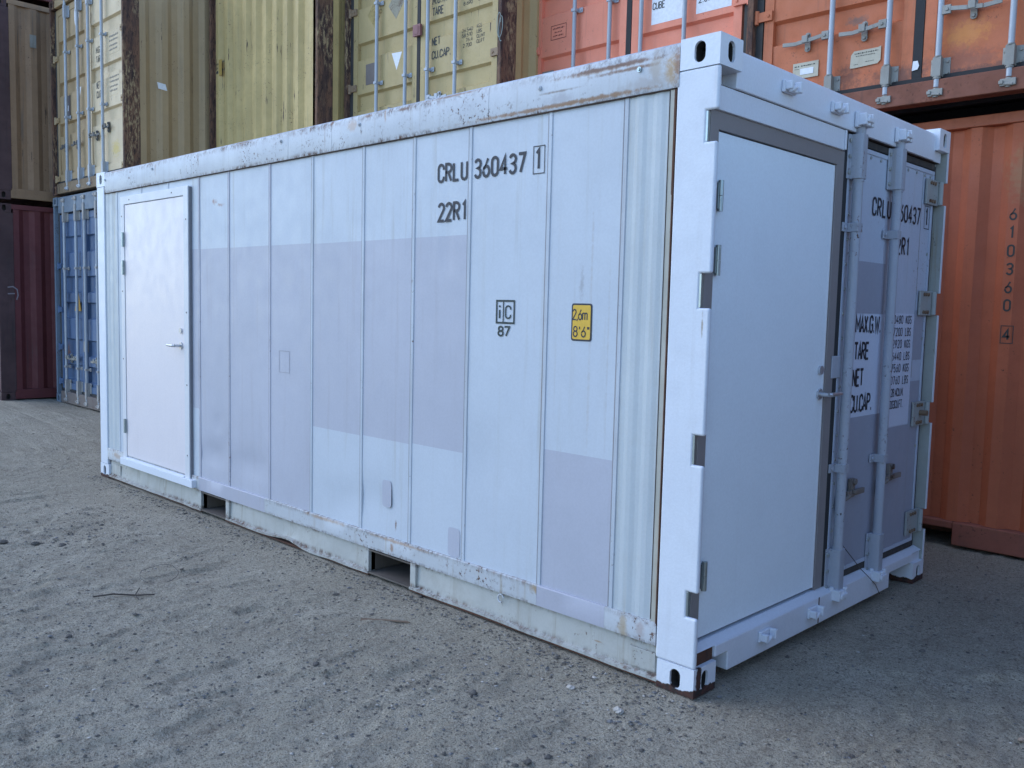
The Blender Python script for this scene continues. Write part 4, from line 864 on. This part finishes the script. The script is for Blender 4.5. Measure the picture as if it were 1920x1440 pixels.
tan_dull = paint('dull_tan_paint', scr=0.5, col=(.30, .18, .10), rough=.65, var=.12, dirt=.3, dirtcol=(.13, .10, .08), streak=.6, chips=.15, bump=.3)
salmon = paint('salmon_orange_paint', (.86, .28, .17), .6, var=.06, dirt=.12, dirtcol=(.32, .12, .08), streak=.2, chips=.08, bump=.2)
orange = paint('orange_paint', (.58, .165, .065), .6, var=.10, dirt=.45, dirtcol=(.20, .085, .05), streak=.35, chips=.10, bump=.25,
    spots=[((-.18, 3.1, 3.33), (.19, .2, .10), (.66, .25, .06), .8), ((-.95, 3.1, 3.17), (.12, .2, .12), (.12, .05, .035), .7), ((-.60, 3.1, 3.12), (.3, .2, .10), (.10, .055, .045), .7),
           ((-.9, 3.1, 3.56), (.10, .2, .04), (.16, .12, .10), .7), ((-.2, 3.1, 3.16), (.35, .2, .10), (.24, .09, .06), .6), ((-.05, 3.1, 3.1), (.4, .2, .03), (.08, .05, .045), .6)])
orange_sill = paint('orange_grimy_sill', (.24, .085, .05), .75, var=.2, dirt=.8, dirtcol=(.07, .045, .035), streak=.7, chips=.2, bump=.4)
low_orange = paint('brick_orange_paint', (.48, .125, .055), .62, var=.10, dirt=.25, dirtcol=(.24, .07, .04), streak=.22, chips=.06, bump=.2,
    spots=[((.17, 3.4, 2.47), (.18, .3, .24), (.40, .19, .09), .8)])
low_rail = paint('brick_orange_rail', (.45, .13, .065), .6, var=.12, dirt=.4, dirtcol=(.14, .06, .045), streak=.2, chips=.18)
blue = paint('blue_paint', (.085, .145, .26), .55, var=.15, dirt=.35, dirtcol=(.07, .07, .09), streak=.5, chips=.2, bump=.3,
    spots=[((-11.25, 1.5, .75), (.10, .2, .22), (.20, .08, .03), .9)])
blue_grey = paint('blue_grey_frame', (.17, .22, .28), .6, var=.1, dirt=.4, dirtcol=(.10, .10, .10), streak=.5, chips=.3)
maroon = paint('maroon_paint', (.13, .028, .03), .65, var=.12, dirt=.35, dirtcol=(.07, .03, .03), streak=.4, chips=.15, bump=.3)
brown_post = paint('dark_brown_post', (.085, .045, .045), .8, var=.2, dirt=.5, dirtcol=(.04, .03, .03), streak=.7, rust=.15)
GR = 'stacked shipping containers behind the white one'
def quad_dec(P, leaf, name, mat, Y, x0, x1, z0, z1, t=.0015, pts=None):
    mb = MB(); mb.prism(pts or [(x0, z0), (x1, z0), (x1, z1), (x0, z1)], 1, Y - t, Y); o = mb.build(name, mat); o.parent = leaf; return o
def txt(leaf, name, mat, Y, items):
    for s, x, z, h, wf, st in items:
        mb = MB(); text(mb, s, (x, Y, z), (1, 0, 0), (0, 0, 1), h, wf=wf, st=st); o = mb.build(name, mat); o.parent = leaf
    return o
def smudge(leaf, name, mat, Y, rows, seed=1, P=None):
    """print too worn to read: rows = [(x0, x1, z, height)] broken into short flat dashes"""
    r = random.Random(seed); mb = MB()
    for x0, x1, z, h in rows:
        x = x0
        while x < x1:
            w_ = r.uniform(.5, 1.6) * h; e = min(x + w_, x1); j = r.uniform(-.12, .12) * h
            mb.poly([(x, Y, z + j), (e, Y, z + j + .1 * h), (e - .1 * h, Y, z + h * r.uniform(.7, 1)), (x + .1 * h, Y, z + h * r.uniform(.6, 1))]); x = e + r.uniform(.25, .7) * h
    o = mb.build(name, mat); o['kind'] = 'stuff'
    if leaf is None: P.append(o)
    else: o.parent = leaf
    return o
# --- upper orange (door end)
def ex_orange(root, P, lv):
    y = 3.05 + .061
    l = quad_dec(P, lv[0], 'placard', cream_label, y, -1.348, -1.155, 3.225, 3.335); smudge(lv[0], 'worn_print', ink_old, y - .003, [(-1.335, -1.30, 3.306, .012), (-1.285, -1.18, 3.308, .010), (-1.335, -1.30, 3.29, .006)], 2); quad_dec(P, lv[0], 'paper_sticker', sticker_w, y - .003, -1.29, -1.19, 3.25, 3.292)
    pl = quad_dec(P, lv[0], 'placard', cream_label, y, 0, 0, 0, 0, pts=[(-.925, 3.235), (-.90, 3.232), (-.735, 3.24), (-.715, 3.26), (-.715, 3.352), (-.74, 3.345), (-.90, 3.345), (-.92, 3.32)])
    smudge(lv[0], 'worn_print', ink_old, y - .003, [(-.895, -.735, 3.322, .009), (-.885, -.75, 3.306, .006), (-.82, -.76, 3.262, .005), (-.90, -.87, 3.252, .005)], 3)
    quad_dec(P, lv[1], 'paper_sticker', sticker_w, y - .004, -.418, -.352, 3.155, 3.215)
    mb = MB(); mb.prism([(-.497, 3.145), (-.462, 3.150), (-.455, 3.165), (-.452, 3.172), (-.462, 3.205), (-.492, 3.206)], 1, y - .018, y - .016); mb.build('torn_sticker', sticker_w).parent = lv[1]
bg_container('shipping_container', 'orange container with door rods and a wide black seam, upper tier at the right', -1.70, .738, 3.05, 2.91, 5.50, 12.19, 'door', orange, post_orange, gal, GR,
    dict(gask=-.468, gw=.030, rods=[-1.050, -.652, -.325, .098], bands=[3.655, 4.20, 4.74], hinges=(.80, 1.55, 2.2), brk=(.285, .165), bhw=.036, brk_mat=gal_dirty, hdl_mat=gal_dirty, clamps=(1.35,), sill=.15, sill_mat=orange_sill,
         handles={0: (3.478, -1, .36), 1: (3.475, -1, .34), 2: (3.482, 1, .36)}, extra=[ex_orange], hx=.11, header=.12, under=hole_dark))
# --- lower brick orange (end wall with gooseneck tunnel)
def ex_low(root, P, lv):
    mb = MB(); Yn = 3.35 + .0285
    for i, ch in enumerate('610360'):
        mb = MB(); text(mb, ch, (.070, Yn, 2.175 - i * .1165), (1, 0, 0), (0, 0, 1), .080, wf=.95, st=.14); P.append(mb.build('digit', ink_old))
    mb = MB(); text(mb, '4', (.078, Yn, 1.405), (1, 0, 0), (0, 0, 1), .078, wf=.95, st=.17); tframe(mb, (.062, Yn, 1.388), (1, 0, 0), (0, 0, 1), .072, .112, .005)
    o = mb.build('digit', ink_old); P.append(o)
bg_container('shipping_container', 'brick-orange container at ground level on the right with vertical digits 610360 4', -1.82, .618, 3.35, 0.0, 2.865, 12.19, 'wall', low_orange, low_rail, gal, GR,
    dict(pitch=.2485, ph=.032, goose=(-1.20, -.15), header=.075, header_mat=low_rail, sill=.17, sill_mat=paint('brick_orange_sill', (.30, .095, .06), .8, var=.15, dirt=.7, dirtcol=(.08, .06, .05), streak=.3, chips=.2), extra=[ex_low], pw=.10))
# --- next column to the right, mostly out of frame
# --- salmon
def ex_salmon(root, P, lv):
    y = 3.25 + .061
    mb = MB(); tframe(mb, (-3.905, y - .002, 4.025), (1, 0, 0), (0, 0, 1), .185, .125, .005); mb.build('notice_outline', plain('dark_red_ink', (.20, .04, .03), .6)).parent = lv[0]
    smudge(lv[0], 'worn_print', bpy.data.materials['dark_red_ink'], y - .002, [(-3.885, -3.745, 4.115, .014), (-3.86, -3.77, 4.082, .014), (-3.88, -3.75, 4.050, .014)], 4)
    quad_dec(P, lv[1], 'weight_plate', sticker_w, y, -2.765, -2.445, 3.936, 4.45); quad_dec(P, lv[1], 'weight_plate', sticker_w, y, -2.325, -2.000, 3.936, 4.45)
    txt(lv[1], 'weight_lettering', ink_old, y - .003, [('CUBE', -2.752, 4.055, .060, .85, .12), ('2.694 CU.FT.', -2.300, 4.015, .055, 1.0, .12)])
    mb = MB(); mb.box(-4.0, -3.86, y - .006, y, 3.66, 3.75); mb.build('grey_plate', gal_dirty).parent = lv[0]
bg_container('shipping_container', 'salmon-orange container with white CUBE plate, upper tier just behind the near corner', -4.22, -1.78, 3.25, 2.93, 5.52, 12.19, 'door', salmon, post_orange, gal, GR,
    dict(gask=-2.995, gw=.026, rods=[-3.585, -3.180, -2.84, -2.405], bands=[3.875, 4.42, 4.96], hb=.155, hinges=(.28, 1.02, 1.83), clamps=(1.29, 2.1), brk=(.28, .16), handles={}, extra=[ex_salmon], hx=.12))
bg_container('shipping_container', 'brick-orange container under the salmon-orange one, hidden behind the white container', -4.22, -1.78, 3.25, 0, 2.89, 12.19, 'wall', low_orange, post_orange, gal, GR, dict())
# --- yellow with doors
def ex_yellow(root, P, lv):
    y = 2.80 + .061
    quad_dec(P, lv[0], 'data_plate', paint('tarnished_plate', (.20, .17, .16), .6, var=.15, dirt=.4, metal=.3), y, -6.168, -5.970, 3.880, 4.095, .004)
    quad_dec(P, lv[0], 'triangle_sticker', sticker_w, y, 0, 0, 0, 0, pts=[(-5.640, 3.955), (-5.556, 4.125), (-5.724, 4.135)])
    for cx_, cz_, m_ in ((-6.02, 4.60, paint('peeled_diamond', (.44, .33, .12), .7, var=.2, dirt=.5, chips=.7, dirtcol=(.12, .11, .08))), (-5.66, 4.62, paint('peeled_diamond_grey', (.36, .33, .24), .7, var=.2, dirt=.5, chips=.8, dirtcol=(.10, .10, .08)))):
        quad_dec(P, lv[0], 'worn_placard', m_, y, 0, 0, 0, 0, pts=[(cx_, cz_ - .15), (cx_ + .13, cz_), (cx_, cz_ + .13), (cx_ - .13, cz_)])
    txt(lv[1], 'weight_heading', ink_old, y - .002, [('TARE', -5.078, 4.372, .082, .85, .14), ('M.G.W.', -5.078, 4.480, .082, .85, .14), ('NET', -5.078, 4.088, .082, .85, .15), ('CU.CAP.', -5.078, 3.958, .082, .95, .15)])
    txt(lv[1], 'weight_figures', ink_old, y - .002, [('26.540', -4.640, 4.130, .036, 1.25, .13), ('KGS', -4.435, 4.137, .036, 1.1, .13), ('58.510', -4.640, 4.084, .036, 1.25, .13), ('LBS', -4.435, 4.090, .036, 1.1, .13), ('76.4', -4.585, 4.038, .036, 1.25, .13), ('CU.MT', -4.435, 4.044, .036, 1.1, .13), ('2.700', -4.625, 3.990, .036, 1.25, .13), ('CU.FT', -4.435, 3.998, .036, 1.1, .13), ('8.690', -4.625, 4.378, .036, 1.25, .13), ('LBS', -4.42, 4.385, .036, 1.1, .13)])
    mb = MB(); mb.box(-5.325, -5.215, y - .05, y - .02, 4.215, 4.325); mb.box(-5.30, -5.24, y - .055, y - .05, 4.23, 4.31); mb.build('lock_box', paint('pink_lock_box', (.28, .12, .12), .6, rust=.1), ).parent = lv[1]
    mb = MB(); pts = [(-4.085 + .030 * math.cos(t) + .004 * t, 4.10 + .10 * math.sin(t * 1.02) - .006 * t) for t in np.linspace(0, 11, 60)]; ribbon(mb, pts, .0035, lambda a, b, l: (a, 2.797 + l * 0, b)); P.append(mb.build('graffiti', plain('pale_spray_paint', (.22, .27, .25), .7)))
    mb = MB(); mb.cyl((-5.74, y - .02, 3.575), (-5.68, y - .03, 3.555), .018, 10); mb.tube([(-5.68, y - .03, 3.56), (-5.62, y - .035, 3.56), (-5.60, y - .035, 3.52)], .009, 8); mb.build('handle_hasp', gal_dirty, smooth=True).parent = lv[0]
bg_container('shipping_container', 'yellow container with peeling diamonds and NET CU.CAP. on its doors, upper tier', -6.49, -4.05, 2.80, 2.85, 5.44, 12.19, 'door', olive, post_rust, gal, GR,
    dict(gask=-5.278, gw=.024, rods=[-5.925, -5.445, -5.098, -4.688], bands=[3.79, 4.325, 4.865], hb=.155, hinges=(.25, 1.02, 1.82), clamps=(1.01, 1.82), handles={2: (3.58, 1, .3)}, brk=(.28, .16), extra=[ex_yellow], hx=.10, hinge_mat=paint('rust_pink_hinge', (.30, .20, .12), .7, rust=.25, dirt=.4)))
bg_container('shipping_container', 'dull tan container under the yellow one with doors, hidden behind the white container', -6.49, -4.05, 2.80, 0, 2.82, 12.19, 'wall', tan_dull, post_rust, gal, GR, dict())
# --- yellow end wall
def ex_wall2(root, P, lv):
    y = 2.48 + .0285
    mb = MB(); mb.box(-8.75, -8.68, y - .001, y, 4.33, 4.52); o = mb.build('yellow_marking', plain('amber_patch', (.50, .32, .08), .7)); P.append(o)
    mb = MB()
    smudge(None, 'worn_print', ink_old, y - .002, [(-8.81, -8.76, 4.46, .03), (-8.81, -8.77, 4.41, .025), (-8.82, -8.77, 4.36, .035), (-8.67, -8.61, 4.47, .03), (-8.66, -8.60, 4.37, .035)], 7, P)
bg_container('shipping_container', 'yellow container with a plain ribbed end wall and brown rusted posts, upper tier', -8.96, -6.52, 2.48, 2.86, 5.45, 12.19, 'wall', olive_wall, post_rust, gal, GR, dict(pitch=.228, ph=.0, extra=[ex_wall2], pw=.13))
bg_container('shipping_container', 'maroon container under the yellow one with ribbed end wall, hidden behind the white one', -8.96, -6.52, 2.48, .01, 2.83, 12.19, 'wall', maroon, post_rust, gal, GR, dict())
# --- tan with doors (column A, upper)
def ex_tan(root, P, lv):
    y = 1.45 + .061
    quad_dec(P, lv[0], 'data_plate', paint('dark_plate', (.10, .09, .10), .6), y, -11.16, -10.93, 3.94, 4.23, .004); quad_dec(P, lv[0], 'paper_sticker', sticker_w, y - .005, -11.03, -10.99, 4.03, 4.10)
    quad_dec(P, lv[0], 'triangle_sticker', sticker_w, y, 0, 0, 0, 0, pts=[(-10.625, 4.08), (-10.54, 4.28), (-10.71, 4.30)])
    quad_dec(P, lv[0], 'oval_sticker', sticker_w, y, 0, 0, 0, 0, pts=[(-10.66 + .085 * math.cos(t), 5.22 + .16 * math.sin(t)) for t in np.linspace(0, 2 * math.pi, 21)[:-1]])
    txt(lv[1], 'weight_heading', ink_old, y - .002, [('M.G.', -10.02, 4.60, .085, .85, .13), ('TARE', -10.02, 4.485, .085, .85, .13), ('NET', -10.02, 4.165, .09, .8, .13), ('CU.FT', -10.02, 4.05, .09, .8, .13)])
    quad_dec(P, lv[1], 'pale_patch', tan_lit_pale, y, -9.62, -9.30, 4.52, 4.80); quad_dec(P, lv[1], 'pale_patch', tan_lit_pale, y, -9.62, -9.30, 4.02, 4.30)
    smudge(lv[1], 'worn_print', plain('faint_grey_print', (.22, .20, .18), .7), y - .004, [(-9.60, -9.33, 4.72, .024), (-9.60, -9.33, 4.67, .024), (-9.60, -9.36, 4.61, .024), (-9.60, -9.36, 4.56, .024), (-9.60, -9.33, 4.23, .024), (-9.60, -9.33, 4.18, .024), (-9.60, -9.36, 4.12, .024), (-9.60, -9.36, 4.07, .024)], 5)
    quad_dec(P, lv[1], 'paper_sticker', sticker_w, y - .003, -9.35, -9.26, 3.12, 3.20)
    mb = MB(); mb.prism([(1.86, 4.175), (1.965, 4.165), (1.985, 4.09), (1.875, 4.10)], 0, -9.056, -9.054); o = mb.build('paper_sticker', sticker_w); P.append(o)
bg_container('shipping_container', 'faded tan container with doors and white triangle sticker, standing on the blue one at left', -11.49, -9.05, 1.45, 2.935, 5.53, 12.19, 'door', tan, post_rust, gal, GR,
    dict(gask=-10.275, gw=.024, rods=[-10.955, -10.520, -10.165, -9.725], bands=[3.34 + .03, 3.885, 4.425, 4.97], hb=.15, hinges=(.22, 1.01, 1.83), clamps=(1.0, 1.845), handles={0: (3.56, -1, .24), 1: (3.56, -1, .26), 2: (3.60, 1, .34), 3: (3.66, 1, .2)}, brk=(.30, .15), extra=[ex_tan], hx=.10,
         door_mats=[tan, tan_lit_pale], hdl_mat=paint('black_grimy_steel', (.09, .09, .09), .6, dirt=.4), sill_mat=paint('tan_rust_sill', (.24, .17, .10), .7, dirt=.6, rust=.28, dirtcol=(.08, .06, .05)), side_mat=tan))
def dummy_(): pass
def ex_blue(root, P, lv):
    y = 1.45 + .061
    txt(lv[1], 'container_code', ink_white, y - .003, [('INKU', -10.12, 2.22, .13, .62, .14), ('TARE', -10.15, 1.60, .085, .6, .13)])
    smudge(lv[1], 'worn_print', ink_white, y - .003, [(-10.13, -9.93, 1.78, .075), (-10.13, -9.98, 1.32, .08), (-10.10, -9.90, 1.0, .07), (-10.10, -9.88, .90, .05)], 6)
    quad_dec(P, lv[1], 'white_label', sticker_w, y - .002, -10.15, -10.04, 1.84, 1.98)
    quad_dec(P, lv[0], 'white_label', sticker_w, y - .002, 0, 0, 0, 0, pts=[(-11.27, 1.37), (-11.20, 1.42), (-11.20, 1.58), (-11.28, 1.64), (-11.26, 1.50)])
    quad_dec(P, lv[0], 'hazard_triangle', plain('orange_sticker', (.50, .28, .04), .6), y - .002, 0, 0, 0, 0, pts=[(-10.90, 1.36), (-10.66, 1.36), (-10.78, 1.66)]); quad_dec(P, lv[0], 'paper_sticker', sticker_w, y - .002, -11.36, -11.31, 1.88, 1.99)
    mb = MB(); mb.box(-10.53, -10.43, y - .03, y, .82, .96); mb.box(-10.49, -10.45, y - .02, y, .3, .82); mb.build('lock_plate', gal_dirty).parent = lv[0]
bg_container('shipping_container', 'blue container with door rods at ground level, left of the white container', -11.49, -9.05, 1.45, .07, 2.905, 12.19, 'door', blue, blue_grey, gal, GR,
    dict(gask=-10.53 + .0, gw=.02, rods=[-11.120, -10.690, -10.390, -9.975], bands=[.62, .97, 1.47, 1.82, 2.36], hb=.20, rec=.05, hinges=(.30, .78, 1.30, 1.9), clamps=(.52, 1.86), handles={0: (.72, 1, .22), 1: (.72, -1, .20), 3: (.72, -1, .25)}, brk=(.34, .14), extra=[ex_blue], hx=.10,
         header=.22, sill=.17, header_mat=blue_grey, sill_mat=paint('rusty_blue_sill', (.16, .13, .12), .7, dirt=.6, rust=.2), hdl_mat=gal_dirty, brk_mat=paint('rust_white_bracket', (.38, .36, .34), .6, rust=.2, dirt=.4)))
# --- far left column F, protruding towards the camera
def ex_chalk(root, P, lv):
    mb = MB(); ribbon(mb, [(.93, 1.66), (1.0, 1.67), (1.05, 1.63), (1.06, 1.55), (1.04, 1.49)], .008, lambda a, b, l: (-11.7485, a, b)); ribbon(mb, [(.93, 1.57), (1.02, 1.575)], .008, lambda a, b, l: (-11.7483, a, b)); P.append(mb.build('chalk_mark', plain('chalk', (.26, .22, .24), .8)))
bg_container('shipping_container', 'maroon ribbed container at ground level at the far left edge', -14.19, -11.75, .82, .085, 2.80, 12.19, 'wall', maroon, brown_post, gal, GR, dict(pw=.13, rail_mat=maroon, extra=[ex_chalk]))
def ex_tanF(root, P, lv):
    mb = MB(); mb.box(-11.752, -11.744, 1.28, 1.36, 4.95, 5.12); P.append(mb.build('small_plate', gal_dirty))
bg_container('shipping_container', 'dull tan ribbed container on the maroon one at the far left edge', -14.19, -11.75, .82, 2.86, 5.54, 12.19, 'wall', tan_dull, brown_post, gal, GR, dict(pw=.13, extra=[ex_tanF]))
bg_container('shipping_container', 'dark underside of the third-tier container above the dull tan one, top left corner', -14.19, -11.75, .82, 5.60, 8.19, 12.19, 'wall', maroon, brown_post, gal, GR, dict(pw=.13))
# chalk letter on the maroon post
# column to the right of the orange ones (its face lies outside the picture, it closes the row)
bg_container('shipping_container', 'brown container closing the row right of the orange ones, lower tier', .86, 3.298, 3.2, 0, 2.865, 12.19, 'wall', maroon, post_orange, gal, GR, dict())
bg_container('shipping_container', 'brown container closing the row right of the orange ones, upper tier', .86, 3.298, 3.2, 2.91, 5.5, 12.19, 'wall', tan_dull, post_orange, gal, GR, dict())
# unseen container added right of the frame to shade the door end and lane
for i_, (za_, zb_) in enumerate(((0, 2.59),)):
    bg_container('shipping_container', ['brown container of the stack beside the lane, lowest tier', 'dull tan container of the stack beside the lane, middle tier', 'brown container of the stack beside the lane, top tier'][i_], 4.4, 6.84, -3.05, za_, zb_, 6.06, 'wall', [maroon, tan_dull, maroon][i_], brown_post, gal, 'containers stacked beside the lane', dict())
